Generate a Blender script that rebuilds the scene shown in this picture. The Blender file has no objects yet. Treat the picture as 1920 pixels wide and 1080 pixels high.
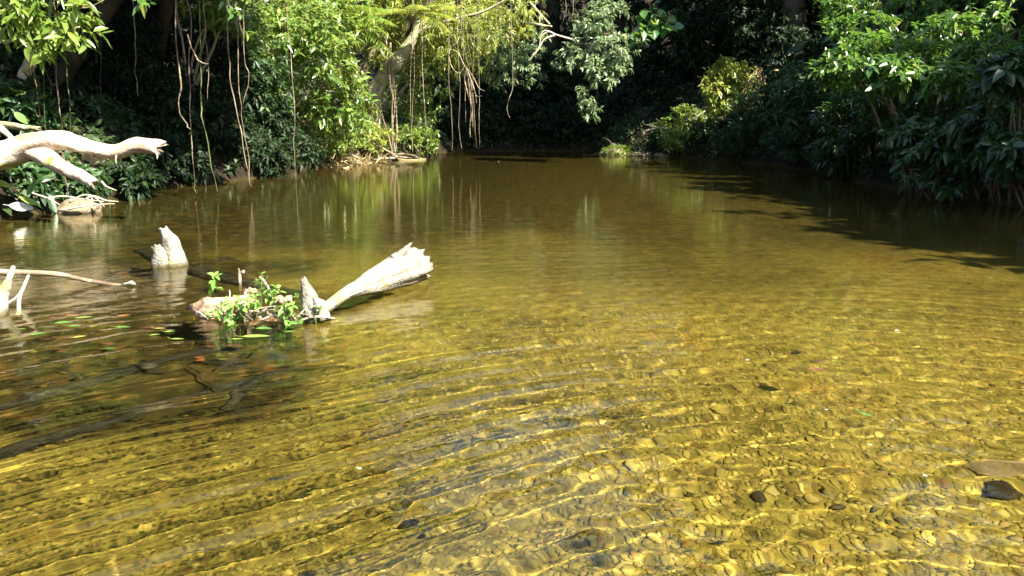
import bpy, math
import numpy as np

sc = bpy.context.scene
COL = sc.collection
R = math.radians

# ---------------------------------------------------------------- camera, sky, sun, exposure
FPX = 1478.0
PITCH = math.atan(320.0 / FPX)
CAMH = 1.2
cam = bpy.data.objects.new('camera', bpy.data.cameras.new('camera'))
COL.objects.link(cam)
sc.camera = cam
cam.data.lens = 36.0 * FPX / 1920.0
cam.data.clip_start = 0.05
cam.data.clip_end = 500
cam.location = (0, 0, CAMH)
cam.rotation_euler = (R(90) - PITCH, 0, 0)

SUN = np.array([0.54, -0.40, 0.74]); SUN /= np.linalg.norm(SUN)
world = bpy.data.worlds.new('World')
sc.world = world
world.use_nodes = True
wn = world.node_tree
sky = wn.nodes.new('ShaderNodeTexSky')
sky.sky_type = 'NISHITA'
sky.sun_disc = False
sky.sun_elevation = math.asin(SUN[2])
sky.sun_rotation = math.atan2(SUN[0], SUN[1])
wn.links.new(sky.outputs[0], wn.nodes['Background'].inputs[0])
wn.nodes['Background'].inputs[1].default_value = 0.095
sun = bpy.data.lights.new('sun', 'SUN')
sun.energy = 5.0
sun.angle = R(0.53)
sun.color = (1.0, 0.94, 0.82)
sun.cycles.is_caustics_light = True
so = bpy.data.objects.new('sun', sun)
COL.objects.link(so)
so.rotation_euler = (math.acos(SUN[2]), 0, math.atan2(SUN[0], -SUN[1]))
so.location = (20, -10, 30)
sc.view_settings.view_transform = 'Standard'
sc.view_settings.look = 'None'
sc.view_settings.gamma = 1.0
sc.view_settings.exposure = 2.15
sc.cycles.use_denoising = True
sc.cycles.max_bounces = 10
sc.cycles.transmission_bounces = 8
sc.cycles.diffuse_bounces = 3
sc.cycles.glossy_bounces = 4
sc.cycles.caustics_refractive = True
sc.cycles.caustics_reflective = False
sc.cycles.sample_clamp_indirect = 6

# ---------------------------------------------------------------- helpers
UP = np.array([0., 0., 1.])


def at(px, py, Y):
    """point at distance Y in front of the bank where the photograph shows (px, py)"""
    x = (px - 960) / FPX
    y = (540 - py) / FPX
    c, s = math.cos(PITCH), math.sin(PITCH)
    t = Y / (c + y * s)
    return np.array([x * t, Y, CAMH + (-s + y * c) * t])


def onwater(px, py, z=0.0):
    x = (px - 960) / FPX
    y = (540 - py) / FPX
    c, s = math.cos(PITCH), math.sin(PITCH)
    t = (z - CAMH) / (-s + y * c)
    return np.array([x * t, (c + y * s) * t, z])


def norm(v):
    return v / np.maximum(np.linalg.norm(v, axis=-1, keepdims=True), 1e-9)


def mesh(name, V, tris=None, quads=None, smooth=False):
    me = bpy.data.meshes.new(name)
    V = np.asarray(V, dtype=np.float32)
    loops = []
    starts = []
    n = 0
    if quads is not None and len(quads):
        q = np.asarray(quads, dtype=np.int32)
        loops.append(q.ravel())
        starts.append(np.arange(0, q.size, 4, dtype=np.int32))
        n = q.size
    if tris is not None and len(tris):
        t = np.asarray(tris, dtype=np.int32)
        loops.append(t.ravel())
        starts.append(n + np.arange(0, t.size, 3, dtype=np.int32))
    loops = np.concatenate(loops)
    starts = np.concatenate(starts)
    me.vertices.add(len(V))
    me.vertices.foreach_set('co', V.ravel())
    me.loops.add(len(loops))
    me.loops.foreach_set('vertex_index', loops)
    me.polygons.add(len(starts))
    me.polygons.foreach_set('loop_start', starts)
    me.update(calc_edges=True)
    if smooth:
        me.polygons.foreach_set('use_smooth', np.ones(len(starts), dtype=bool))
    me.validate()
    return me


def link(name, me, mat=None, parent=None, loc=None, receiver=False):
    o = bpy.data.objects.new(name, me)
    COL.objects.link(o)
    if mat is not None and me is not None and len(me.materials) == 0:
        me.materials.append(mat)
    if parent is not None:
        o.parent = parent
    if loc is not None:
        o.location = loc
    if receiver:
        o.cycles.is_caustics_receiver = True
    return o


def tag(o, label, cat, group=None):
    o['label'] = label
    o['category'] = cat
    if group:
        o['group'] = group
    return o


def thing(name, label, cat, loc, group=None):
    o = link(name, None, loc=tuple(float(v) for v in loc))
    return tag(o, label, cat, group)


# ---------------------------------------------------------------- noise (value noise on a lattice, for shapes)
_rs = np.random.RandomState(7)
_LAT = _rs.rand(64, 64, 64).astype(np.float32)


def vnoise(p):
    p = np.asarray(p, dtype=np.float64)
    i = np.floor(p).astype(int)
    f = p - i
    f = f * f * (3 - 2 * f)
    out = 0
    for dx in (0, 1):
        for dy in (0, 1):
            for dz in (0, 1):
                w = (f[..., 0] if dx else 1 - f[..., 0]) * (f[..., 1] if dy else 1 - f[..., 1]) * (f[..., 2] if dz else 1 - f[..., 2])
                out = out + w * _LAT[(i[..., 0] + dx) % 64, (i[..., 1] + dy) % 64, (i[..., 2] + dz) % 64]
    return out * 2 - 1


def fbm(p, o=4):
    s = 0
    a = 1.0
    p = np.asarray(p, dtype=np.float64)
    for k in range(o):
        s = s + a * vnoise(p * (2 ** k) + 13.7 * k)
        a *= .5
    return s


# ---------------------------------------------------------------- tubes
def resample(pts, n):
    pts = np.asarray(pts, float)
    k = len(pts)
    if k == 2:
        t = np.linspace(0, 1, n)[:, None]
        return pts[0] * (1 - t) + pts[1] * t
    P = np.vstack([2 * pts[0] - pts[1], pts, 2 * pts[-1] - pts[-2]])
    u = np.linspace(0, k - 1 - 1e-6, n)
    i = u.astype(int)
    f = (u - i)[:, None]
    p0, p1, p2, p3 = P[i], P[i + 1], P[i + 2], P[i + 3]
    return .5 * (2 * p1 + (p2 - p0) * f + (2 * p0 - 5 * p1 + 4 * p2 - p3) * f ** 2 + (3 * p1 - p0 - 3 * p2 + p3) * f ** 3)


def tube(pts, radii, n=24, segs=8, rough=0.0, freq=6.0, jag=(0, 0), seed=0, flat=1.0, fine=0.0):
    """tapered tube through pts; rough displaces it like wood, jag breaks its ends unevenly"""
    rng = np.random.RandomState(seed)
    C = resample(pts, n)
    r = np.interp(np.linspace(0, 1, n), np.linspace(0, 1, len(radii)), radii)
    T = norm(np.gradient(C, axis=0))
    a = np.array([0, 0, 1.]) if abs(T[0, 2]) < .8 else np.array([1., 0, 0])
    N = np.zeros_like(C)
    N[0] = norm(np.cross(T[0], a))
    for i in range(1, n):
        v = N[i - 1] - T[i] * np.dot(N[i - 1], T[i])
        N[i] = norm(v)
    B = np.cross(T, N)
    th = np.linspace(0, 2 * np.pi, segs, endpoint=False)
    cs, sn = np.cos(th), np.sin(th)
    D = N[:, None, :] * cs[None, :, None] + B[:, None, :] * sn[None, :, None] * flat
    V = C[:, None, :] + D * r[:, None, None]
    if rough:
        # stretched along the grain
        q = np.stack([np.broadcast_to(cs, (n, segs)) * 1.3, np.broadcast_to(sn, (n, segs)) * 1.3,
                      np.broadcast_to(np.linspace(0, 1, n)[:, None] * freq, (n, segs))], -1) + seed * 3.1
        V = V + D * (r[:, None] * rough * fbm(q, 3))[..., None]
        if fine:
            q2 = np.stack([np.broadcast_to(cs, (n, segs)) * 5, np.broadcast_to(sn, (n, segs)) * 5,
                           np.broadcast_to(np.linspace(0, 1, n)[:, None] * freq * .6, (n, segs))], -1) + seed
            V = V + D * (r[:, None] * fine * vnoise(q2))[..., None]
    for e, jj in ((0, jag[0]), (-1, jag[1])):
        if jj:
            s = -1 if e == 0 else 1
            k = rng.rand(segs)
            k = (k + np.roll(k, 1)) * .5 + (k > .8) * .35
            V[e] = V[e] + s * T[e] * (k * jj)[:, None]
    V = V.reshape(-1, 3)
    idx = np.arange(n * segs).reshape(n, segs)
    q = np.stack([idx[:-1], np.roll(idx[:-1], -1, 1), np.roll(idx[1:], -1, 1), idx[1:]], -1).reshape(-1, 4)
    c0, c1 = len(V), len(V) + 1
    V = np.vstack([V, C[0] + T[0] * r[0] * .15, C[-1] - T[-1] * r[-1] * .15])
    t0 = np.stack([np.full(segs, c0), np.roll(idx[0], -1), idx[0]], -1)
    t1 = np.stack([np.full(segs, c1), idx[-1], np.roll(idx[-1], -1)], -1)
    return V, np.vstack([t0, t1]), q


def join(parts):
    V, T, Q = [], [], []
    n = 0
    for v, t, q in parts:
        V.append(v)
        if t is not None and len(t):
            T.append(t + n)
        if q is not None and len(q):
            Q.append(q + n)
        n += len(v)
    return np.vstack(V), (np.vstack(T) if T else None), (np.vstack(Q) if Q else None)


def tube_obj(name, pts, radii, mat, parent=None, receiver=False, **kw):
    o0 = np.zeros(3)
    if parent is not None:
        o0 = np.array(parent.location)
    V, T, Q = tube(pts, radii, **kw)
    return link(name, mesh(name, V - o0, T, Q, True), mat, parent, receiver=receiver)


# ---------------------------------------------------------------- leaves
def leaf_geo(pos, d, nrm, L, W, k=1, droop=.25, fold=.18):
    """one small folded blade per row of pos; k rows of three vertices between base and tip"""
    n = len(pos)
    d = norm(d)
    side = norm(np.cross(d, nrm))
    nn = np.cross(side, d)
    L = np.broadcast_to(L, (n,))[:, None]
    W = np.broadcast_to(W, (n,))[:, None]
    if k == 1:
        rows = [(.42, 1.)]
    elif k == 2:
        rows = [(.25, .82), (.62, .86)]
    else:
        rows = [(.16, .62), (.42, 1.), (.74, .68)]
    vs = [pos]
    g = np.array([0, 0, -1.])

    def mid(t):
        return pos + d * L * t + g * L * droop * t * t
    for t, w in rows:
        m = mid(t)
        vs += [m - side * W * w * .5 + nn * W * fold * w, m, m + side * W * w * .5 + nn * W * fold * w]
    vs.append(mid(1.0))
    V = np.stack(vs, 1).reshape(-1, 3)
    m = len(vs)
    f = [(0, 2, 1), (0, 3, 2)]
    for j in range(len(rows) - 1):
        a = 1 + 3 * j
        b = a + 3
        f += [(a, a + 1, b + 1), (a, b + 1, b), (a + 1, a + 2, b + 2), (a + 1, b + 2, b + 1)]
    a = 1 + 3 * (len(rows) - 1)
    f += [(a, a + 1, m - 1), (a + 1, a + 2, m - 1)]
    F = (np.arange(n)[:, None, None] * m + np.array(f)[None]).reshape(-1, 3)
    return V, F, None


CARVE = []      # (point, radius): gaps in the canopy through which the sun reaches that point


def carve_mask(p, gaps=None):
    keep = np.ones(len(p), bool)
    for c, r in (gaps or CARVE):
        v = p - np.asarray(c)
        t = v @ SUN
        dist = np.linalg.norm(v - t[:, None] * SUN, axis=1)
        keep &= ~((dist < r) & (t > .6))
    return keep


def sprays(P, A, n, L, W, rng, spread=(40, 75), twig=1.2, k=1, droop=.25, upn=.8, Lvar=.3, fold=.18):
    """n leaves around each twig (P position, A axis)"""
    m = len(P)
    A = norm(A)
    ref = norm(rng.normal(size=(m, 3)))
    S = norm(np.cross(A, ref))
    B = np.cross(A, S)
    j = np.arange(n)[None, :] + rng.uniform(0, 1, (m, 1))
    az = j * 2.4 + rng.uniform(0, 6.28, (m, 1)) + rng.normal(0, .25, (m, n))
    ang = np.radians(rng.uniform(spread[0], spread[1], (m, n)))
    tt = (np.arange(n)[None, :] + rng.uniform(0, .6, (m, n))) / n
    d = A[:, None] * np.cos(ang)[..., None] + (S[:, None] * np.cos(az)[..., None] + B[:, None] * np.sin(az)[..., None]) * np.sin(ang)[..., None]
    pos = P[:, None] + A[:, None] * (tt * L * twig)[..., None]
    d = d.reshape(-1, 3)
    pos = pos.reshape(-1, 3)
    d = norm(d + np.array([0, 0, -.12]))
    nr = norm(UP * upn * .35 + SUN * .55 + np.repeat(A, n, axis=0) * .45 + rng.normal(0, .4, d.shape))
    sz = np.clip(rng.normal(1, Lvar, len(d)), .45, 1.7)
    return leaf_geo(pos, d, nr, L * sz, W * sz * rng.uniform(.8, 1.2, len(d)), k, droop, fold)


def blob_points(blobs, count, rng, shell=.55):
    """points in lumpy ellipsoids: blobs = [(centre, (rx,ry,rz))]; returns points and outward axes"""
    vol = np.array([b[1][0] * b[1][2] + b[1][0] * b[1][1] * .5 for b in blobs])
    which = rng.choice(len(blobs), count, p=vol / vol.sum())
    C = np.array([b[0] for b in blobs])[which]
    Rr = np.array([b[1] for b in blobs])[which]
    u = norm(rng.normal(size=(count, 3)))
    rad = (shell + (1 - shell) * rng.rand(count)) * (1 + .38 * vnoise(u * 1.9 + which[:, None] * 5.3 + C * .7))
    rad *= np.where(rng.rand(count) < .2, rng.uniform(.3, .9, count), 1)
    P = C + u * Rr * rad[:, None]
    A = norm(u / Rr * Rr.mean(1, keepdims=True))
    return P, A


def foliage(blobs, count, n, L, W, seed, axis=(0, 0, .35), axis_noise=.5, carve=False, ground=True, **kw):
    rng = np.random.RandomState(seed)
    P, A = blob_points(blobs, count, rng)
    A = norm(A + np.array(axis) + rng.normal(0, axis_noise, A.shape))
    # thin out by clumps, so that gaps show what is behind
    keep = vnoise(P * 1.7 + seed) > -.45
    if ground:
        keep &= P[:, 2] > -.02
        keep &= P[:, 2] > bank_height(P[:, 0], P[:, 1]) - .05
    if carve:
        keep &= carve_mask(P, carve if isinstance(carve, list) else None)
    P, A = P[keep], A[keep]
    return sprays(P, A, n, L, W, rng, **kw), P


def stems(root, base, targets, mat, r0=.025, seed=0, name='stem', sag=.15, segs=6):
    rng = np.random.RandomState(seed)
    for i, t in enumerate(targets):
        b = np.asarray(base) + np.array([rng.normal(0, .08), rng.normal(0, .08), -.05])
        t = np.asarray(t, float)
        m1 = b + (t - b) * .35 + np.array([rng.normal(0, .1), rng.normal(0, .1), np.linalg.norm(t - b) * sag])
        m2 = b + (t - b) * .7 + np.array([rng.normal(0, .12), rng.normal(0, .12), np.linalg.norm(t - b) * sag])
        tube_obj(name, [b, m1, m2, t], [r0, r0 * .8, r0 * .55, r0 * .25], mat, root, n=14, segs=segs, rough=.15, seed=seed + i)


def plant(name, label, cat, base, blobs, count, n, L, W, mat, seed, group=None, stem_mat=None, n_stem=4, r0=.025,
          crown_name='foliage', stem_name='stem', **kw):
    root = thing(name, label, cat, base, group)
    (V, F, _), P = foliage(blobs, count, n, L, W, seed, **kw)
    link(crown_name, mesh(crown_name, V - np.array(root.location), F), mat, root)
    if n_stem and len(P):
        rng = np.random.RandomState(seed + 1)
        tg = [np.array(b[0]) + rng.normal(0, .15, 3) for b in blobs][:n_stem]
        while len(tg) < n_stem:
            tg.append(P[rng.randint(len(P))])
        stems(root, base, tg, stem_mat or M['twig'], r0, seed, stem_name)
    return root


# ---------------------------------------------------------------- materials
M = {}


def newmat(name):
    m = bpy.data.materials.new(name)
    m.use_nodes = True
    nt = m.node_tree
    nt.nodes.clear()
    out = nt.nodes.new('ShaderNodeOutputMaterial')
    return m, nt, out


def N(nt, kind, **kw):
    n = nt.nodes.new(kind)
    for k, v in kw.items():
        if isinstance(k, str) and hasattr(n, k):
            setattr(n, k, v)
    return n


def ramp(nt, stops):
    r = nt.nodes.new('ShaderNodeValToRGB')
    el = r.color_ramp.elements
    while len(el) < len(stops):
        el.new(.5)
    for e, (p, c) in zip(el, stops):
        e.position = p
        e.color = (*c, 1)
    return r


def leaf_mat(name, dark, light, odd, trans=.35, rough=.38, tcol=None, spec=.5):
    m, nt, out = newmat(name)
    g = N(nt, 'ShaderNodeNewGeometry')
    cr = ramp(nt, [(0, dark), (.6, [(a + b) / 2 for a, b in zip(dark, light)]), (.93, light), (1, odd)])
    nt.links.new(g.outputs['Random Per Island'], cr.inputs[0])
    tc = N(nt, 'ShaderNodeTexCoord')
    nz = N(nt, 'ShaderNodeTexNoise')
    nz.inputs['Scale'].default_value = 1.3
    nt.links.new(tc.outputs['Object'], nz.inputs['Vector'])
    hv = N(nt, 'ShaderNodeHueSaturation')
    mr = N(nt, 'ShaderNodeMapRange')
    mr.inputs[1].default_value = .3
    mr.inputs[2].default_value = .7
    mr.inputs[3].default_value = .7
    mr.inputs[4].default_value = 1.3
    nt.links.new(nz.outputs[0], mr.inputs[0])
    nt.links.new(mr.outputs[0], hv.inputs['Value'])
    nt.links.new(cr.outputs[0], hv.inputs['Color'])
    p = N(nt, 'ShaderNodeBsdfPrincipled')
    p.inputs['Roughness'].default_value = rough
    p.inputs['Specular IOR Level'].default_value = spec
    nt.links.new(hv.outputs[0], p.inputs['Base Color'])
    t = N(nt, 'ShaderNodeBsdfTranslucent')
    mx = N(nt, 'ShaderNodeMix', data_type='RGBA')
    mx.inputs[0].default_value = .5
    mx.inputs[7].default_value = (*(tcol or (.22, .34, .03)), 1)
    nt.links.new(hv.outputs[0], mx.inputs[6])
    nt.links.new(mx.outputs[2], t.inputs['Color'])
    ms = N(nt, 'ShaderNodeMixShader')
    ms.inputs[0].default_value = trans
    nt.links.new(p.outputs[0], ms.inputs[1])
    nt.links.new(t.outputs[0], ms.inputs[2])
    nt.links.new(ms.outputs[0], out.inputs[0])
    M[name] = m


leaf_mat('leaf_lit', (.07, .13, .02), (.20, .29, .05), (.34, .30, .07), .42, .33, (.46, .54, .06))  # lit, sun and sunny leaves carry sunlight in a brighter leaf colour
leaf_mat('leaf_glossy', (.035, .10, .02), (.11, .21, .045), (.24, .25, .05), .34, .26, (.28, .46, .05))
leaf_mat('leaf_dark', (.006, .016, .005), (.018, .038, .010), (.045, .045, .015), .18, .5, (.05, .10, .015), .22)  # deep bank shade is put into this darkened leaf colour
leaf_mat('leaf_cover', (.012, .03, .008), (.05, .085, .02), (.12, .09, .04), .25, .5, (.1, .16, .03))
leaf_mat('leaf_shade', (.014, .04, .011), (.045, .09, .024), (.12, .12, .04), .25, .45, (.1, .24, .03), .35)  # shaded copy of the glossy leaf, the shade put into its colour
leaf_mat('leaf_big_shade', (.012, .036, .011), (.038, .085, .022), (.14, .15, .04), .25, .4, (.16, .40, .03))  # broad leaf with the bank's shade darkened into its colour
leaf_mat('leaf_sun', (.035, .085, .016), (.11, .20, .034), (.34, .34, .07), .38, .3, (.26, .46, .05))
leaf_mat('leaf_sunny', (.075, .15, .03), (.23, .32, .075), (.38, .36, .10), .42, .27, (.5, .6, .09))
leaf_mat('leaf_pale', (.08, .13, .055), (.21, .28, .12), (.3, .33, .12), .28, .42, (.32, .46, .12))
leaf_mat('leaf_yellow', (.12, .17, .022), (.30, .34, .06), (.42, .36, .10), .44, .38, (.56, .56, .08))
leaf_mat('straw', (.26, .19, .09), (.52, .42, .21), (.58, .48, .28), .15, .6, (.5, .4, .2))
leaf_mat('seedling_leaf', (.12, .28, .04), (.24, .42, .08), (.4, .44, .08), .38, .35, (.4, .62, .06))


def wood_mat(name, c1, c2, c3, scale=3.0, rough=.8, bump=.5, moss=None):
    m, nt, out = newmat(name)
    tc = N(nt, 'ShaderNodeTexCoord')
    mp = N(nt, 'ShaderNodeMapping')
    nt.links.new(tc.outputs['Object'], mp.inputs[0])
    n1 = N(nt, 'ShaderNodeTexNoise')
    n1.inputs['Scale'].default_value = scale
    n1.inputs['Detail'].default_value = 8
    n1.inputs['Roughness'].default_value = .65
    n1.inputs['Distortion'].default_value = .6
    nt.links.new(mp.outputs[0], n1.inputs['Vector'])
    cr = ramp(nt, [(.28, c1), (.5, c2), (.7, c3)])
    nt.links.new(n1.outputs[0], cr.inputs[0])
    n2 = N(nt, 'ShaderNodeTexNoise')
    n2.inputs['Scale'].default_value = scale * 9
    n2.inputs['Detail'].default_value = 5
    nt.links.new(mp.outputs[0], n2.inputs['Vector'])
    p = N(nt, 'ShaderNodeBsdfPrincipled')
    p.inputs['Roughness'].default_value = rough
    p.inputs['Specular IOR Level'].default_value = .2
    col = cr.outputs[0]
    if moss:
        n3 = N(nt, 'ShaderNodeTexNoise')
        n3.inputs['Scale'].default_value = scale * .9
        n3.inputs['Detail'].default_value = 6
        nt.links.new(tc.outputs['Object'], n3.inputs['Vector'])
        r3 = ramp(nt, [(.60, (0, 0, 0)), (.68, (1, 1, 1))])
        nt.links.new(n3.outputs[0], r3.inputs[0])
        mx = N(nt, 'ShaderNodeMix', data_type='RGBA')
        nt.links.new(r3.outputs[0], mx.inputs[0])
        nt.links.new(col, mx.inputs[6])
        mx.inputs[7].default_value = (*moss, 1)
        col = mx.outputs[2]
    if name == 'bleached':          # soaked, algae-stained wood at the water line
        sz = N(nt, 'ShaderNodeSeparateXYZ')
        nt.links.new(tc.outputs['Object'], sz.inputs[0])
        ma = N(nt, 'ShaderNodeMath', operation='MULTIPLY_ADD')
        nt.links.new(n1.outputs[0], ma.inputs[0])
        ma.inputs[1].default_value = -.09
        nt.links.new(sz.outputs[2], ma.inputs[2])
        rw = N(nt, 'ShaderNodeMapRange')
        rw.inputs[1].default_value = -.035
        rw.inputs[2].default_value = -.005
        rw.inputs[3].default_value = 1
        rw.inputs[4].default_value = 0
        nt.links.new(ma.outputs[0], rw.inputs[0])
        mw = N(nt, 'ShaderNodeMix', data_type='RGBA')
        nt.links.new(rw.outputs[0], mw.inputs[0])
        nt.links.new(col, mw.inputs[6])
        mw.inputs[7].default_value = (.09, .075, .035, 1)
        col = mw.outputs[2]
    nt.links.new(col, p.inputs['Base Color'])
    b = N(nt, 'ShaderNodeBump')
    b.inputs['Strength'].default_value = bump
    b.inputs['Distance'].default_value = .015
    nt.links.new(n2.outputs[0], b.inputs['Height'])
    nt.links.new(b.outputs[0], p.inputs['Normal'])
    nt.links.new(p.outputs[0], out.inputs[0])
    M[name] = m


wood_mat('bleached', (.08, .068, .048), (.24, .22, .175), (.35, .33, .275), 6, .85, 1.0, (.28, .28, .10))
wood_mat('peeled', (.20, .11, .065), (.46, .37, .28), (.62, .55, .45), 3, .8, .8, (.26, .26, .05))
wood_mat('broken', (.16, .09, .05), (.36, .24, .15), (.55, .42, .3), 9, .85, .9)
wood_mat('bark', (.07, .055, .03), (.16, .13, .07), (.34, .30, .18), 3, .9, .8, (.10, .13, .02))
wood_mat('bark_dark', (.02, .016, .010), (.05, .04, .025), (.10, .08, .05), 3, .9, .8, (.03, .05, .012))
wood_mat('pale_bark', (.10, .09, .045), (.30, .27, .16), (.50, .46, .33), 5, .88, 1.0, (.14, .18, .04))
wood_mat('twig', (.06, .045, .025), (.14, .10, .06), (.24, .19, .12), 8, .85, .4)
wood_mat('pale_twig', (.30, .24, .16), (.46, .40, .29), (.6, .55, .44), 8, .85, .4)
wood_mat('vine', (.06, .042, .026), (.19, .14, .09), (.38, .31, .22), 5, .85, .6)
wood_mat('vine_green', (.03, .045, .015), (.08, .10, .03), (.2, .2, .09), 5, .85, .5)
wood_mat('root', (.09, .065, .04), (.24, .19, .12), (.42, .36, .25), 6, .85, .7)
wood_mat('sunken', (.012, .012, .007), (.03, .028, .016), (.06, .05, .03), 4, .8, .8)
wood_mat('rock_dark', (.035, .03, .014), (.075, .06, .026), (.14, .11, .05), 9, .8, .9)
wood_mat('rock_pale', (.22, .165, .06), (.34, .26, .11), (.44, .36, .19), 7, .85, .8)

# ground: soil and leaf litter on the banks, gravel and sand under water
m, nt, out = newmat('ground')
tc = N(nt, 'ShaderNodeTexCoord')
sep = N(nt, 'ShaderNodeSeparateXYZ')
nt.links.new(tc.outputs['Object'], sep.inputs[0])
v1 = N(nt, 'ShaderNodeTexVoronoi')
v1.inputs['Scale'].default_value = 26
v2 = N(nt, 'ShaderNodeTexVoronoi')
v2.inputs['Scale'].default_value = 60
nw = N(nt, 'ShaderNodeTexNoise')
nw.inputs['Scale'].default_value = 9
add = N(nt, 'ShaderNodeVectorMath', operation='MULTIPLY_ADD')
nt.links.new(nw.outputs['Color'], add.inputs[0])
add.inputs[1].default_value = (.05, .05, .05)
nt.links.new(tc.outputs['Object'], add.inputs[2])
nt.links.new(tc.outputs['Object'], nw.inputs['Vector'])
nt.links.new(add.outputs[0], v1.inputs['Vector'])
nt.links.new(add.outputs[0], v2.inputs['Vector'])
hs = N(nt, 'ShaderNodeSeparateColor')
nt.links.new(v1.outputs['Color'], hs.inputs[0])
hs2 = N(nt, 'ShaderNodeSeparateColor')
nt.links.new(v2.outputs['Color'], hs2.inputs[0])
BEDRAMP = [(0, (0.071, 0.058, 0.014)), (0.3, (0.162, 0.129, 0.026)), (0.6, (0.22, 0.176, 0.035)), (0.85, (0.269, 0.223, 0.046)), (1, (0.17, 0.092, 0.022))]
c1 = ramp(nt, BEDRAMP)
c2 = ramp(nt, BEDRAMP)
nt.links.new(hs.outputs[0], c1.inputs[0])
nt.links.new(hs2.outputs[0], c2.inputs[0])
mxb = N(nt, 'ShaderNodeMix', data_type='RGBA')
mxb.inputs[0].default_value = .55
nt.links.new(c1.outputs[0], mxb.inputs[6])
nt.links.new(c2.outputs[0], mxb.inputs[7])
# large patches of sand, silt and rusty leaf mould on the bed
nl = N(nt, 'ShaderNodeTexNoise')
nl.inputs['Scale'].default_value = 1.1
nl.inputs['Detail'].default_value = 9
nl.inputs['Roughness'].default_value = .68
nt.links.new(tc.outputs['Object'], nl.inputs['Vector'])
cl = ramp(nt, [(.28, (.38, .38, .34)), (.46, (.95, .95, .9)), (.56, (1, 1, 1)), (.72, (1.0, .72, .45))])
nt.links.new(nl.outputs[0], cl.inputs[0])
mulb = N(nt, 'ShaderNodeMix', data_type='RGBA', blend_type='MULTIPLY')
mulb.inputs[0].default_value = 1
nt.links.new(mxb.outputs[2], mulb.inputs[6])
nt.links.new(cl.outputs[0], mulb.inputs[7])
att = N(nt, 'ShaderNodeAttribute', attribute_name='silt_shade')  # dark bed mask: bed deposits together with painted shade of the left canopy
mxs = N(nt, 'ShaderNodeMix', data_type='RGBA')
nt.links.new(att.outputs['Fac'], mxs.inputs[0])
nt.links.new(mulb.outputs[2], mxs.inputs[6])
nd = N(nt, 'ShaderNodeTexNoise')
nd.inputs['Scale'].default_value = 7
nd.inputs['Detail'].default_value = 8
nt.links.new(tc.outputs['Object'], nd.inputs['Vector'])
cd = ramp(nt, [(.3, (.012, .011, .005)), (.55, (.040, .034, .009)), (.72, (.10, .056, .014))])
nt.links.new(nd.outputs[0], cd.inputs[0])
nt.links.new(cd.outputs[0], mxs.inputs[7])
# bank soil above the water line
cs_ = ramp(nt, [(.3, (.008, .007, .004)), (.55, (.018, .014, .008)), (.75, (.045, .032, .018))])
ns = N(nt, 'ShaderNodeTexNoise')
ns.inputs['Scale'].default_value = 11
ns.inputs['Detail'].default_value = 8
nt.links.new(tc.outputs['Object'], ns.inputs['Vector'])
nt.links.new(ns.outputs[0], cs_.inputs[0])
mrz = N(nt, 'ShaderNodeMapRange')
mrz.inputs[1].default_value = -.04
mrz.inputs[2].default_value = .05
nt.links.new(sep.outputs[2], mrz.inputs[0])
mxz = N(nt, 'ShaderNodeMix', data_type='RGBA')
nt.links.new(mrz.outputs[0], mxz.inputs[0])
nt.links.new(mxs.outputs[2], mxz.inputs[6])
nt.links.new(cs_.outputs[0], mxz.inputs[7])
p = N(nt, 'ShaderNodeBsdfPrincipled')
p.inputs['Roughness'].default_value = .9
p.inputs['Specular IOR Level'].default_value = .1
nt.links.new(mxz.outputs[2], p.inputs['Base Color'])
b = N(nt, 'ShaderNodeBump')
b.inputs['Strength'].default_value = .5
b.inputs['Distance'].default_value = .012
inv = N(nt, 'ShaderNodeMath', operation='SUBTRACT')
inv.inputs[0].default_value = 1
nt.links.new(v1.outputs['Distance'], inv.inputs[1])
nt.links.new(inv.outputs[0], b.inputs['Height'])
nt.links.new(b.outputs[0], p.inputs['Normal'])
nt.links.new(p.outputs[0], out.inputs[0])
M['ground'] = m


def stone_mat(name, stops, perobj=False):
    m, nt, out = newmat(name)
    if perobj:
        g = N(nt, 'ShaderNodeObjectInfo')
        src = g.outputs['Random']
    else:
        g = N(nt, 'ShaderNodeNewGeometry')
        src = g.outputs['Random Per Island']
    cr = ramp(nt, stops)
    nt.links.new(src, cr.inputs[0])
    tc = N(nt, 'ShaderNodeTexCoord')
    nz = N(nt, 'ShaderNodeTexNoise')
    nz.inputs['Scale'].default_value = 45
    nz.inputs['Detail'].default_value = 5
    nt.links.new(tc.outputs['Object'], nz.inputs['Vector'])
    mr = N(nt, 'ShaderNodeMapRange')
    mr.inputs[3].default_value = .5
    mr.inputs[4].default_value = 1.5
    nt.links.new(nz.outputs[0], mr.inputs[0])
    hv = N(nt, 'ShaderNodeHueSaturation')
    nt.links.new(mr.outputs[0], hv.inputs['Value'])
    nt.links.new(cr.outputs[0], hv.inputs['Color'])
    p = N(nt, 'ShaderNodeBsdfPrincipled')
    p.inputs['Roughness'].default_value = .75
    p.inputs['Specular IOR Level'].default_value = .2
    nt.links.new(hv.outputs[0], p.inputs['Base Color'])
    nt.links.new(p.outputs[0], out.inputs[0])
    M[name] = m


STN = [(0, (0.057, 0.05, 0.014)), (0.1, (0.135, 0.108, 0.023)), (0.45, (0.212, 0.167, 0.032)), (0.75, (0.264, 0.214, 0.043)), (0.92, (0.32, 0.268, 0.079)), (1, (0.184, 0.092, 0.022))]
stone_mat('gravel', STN)
stone_mat('stone', STN, True)

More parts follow.
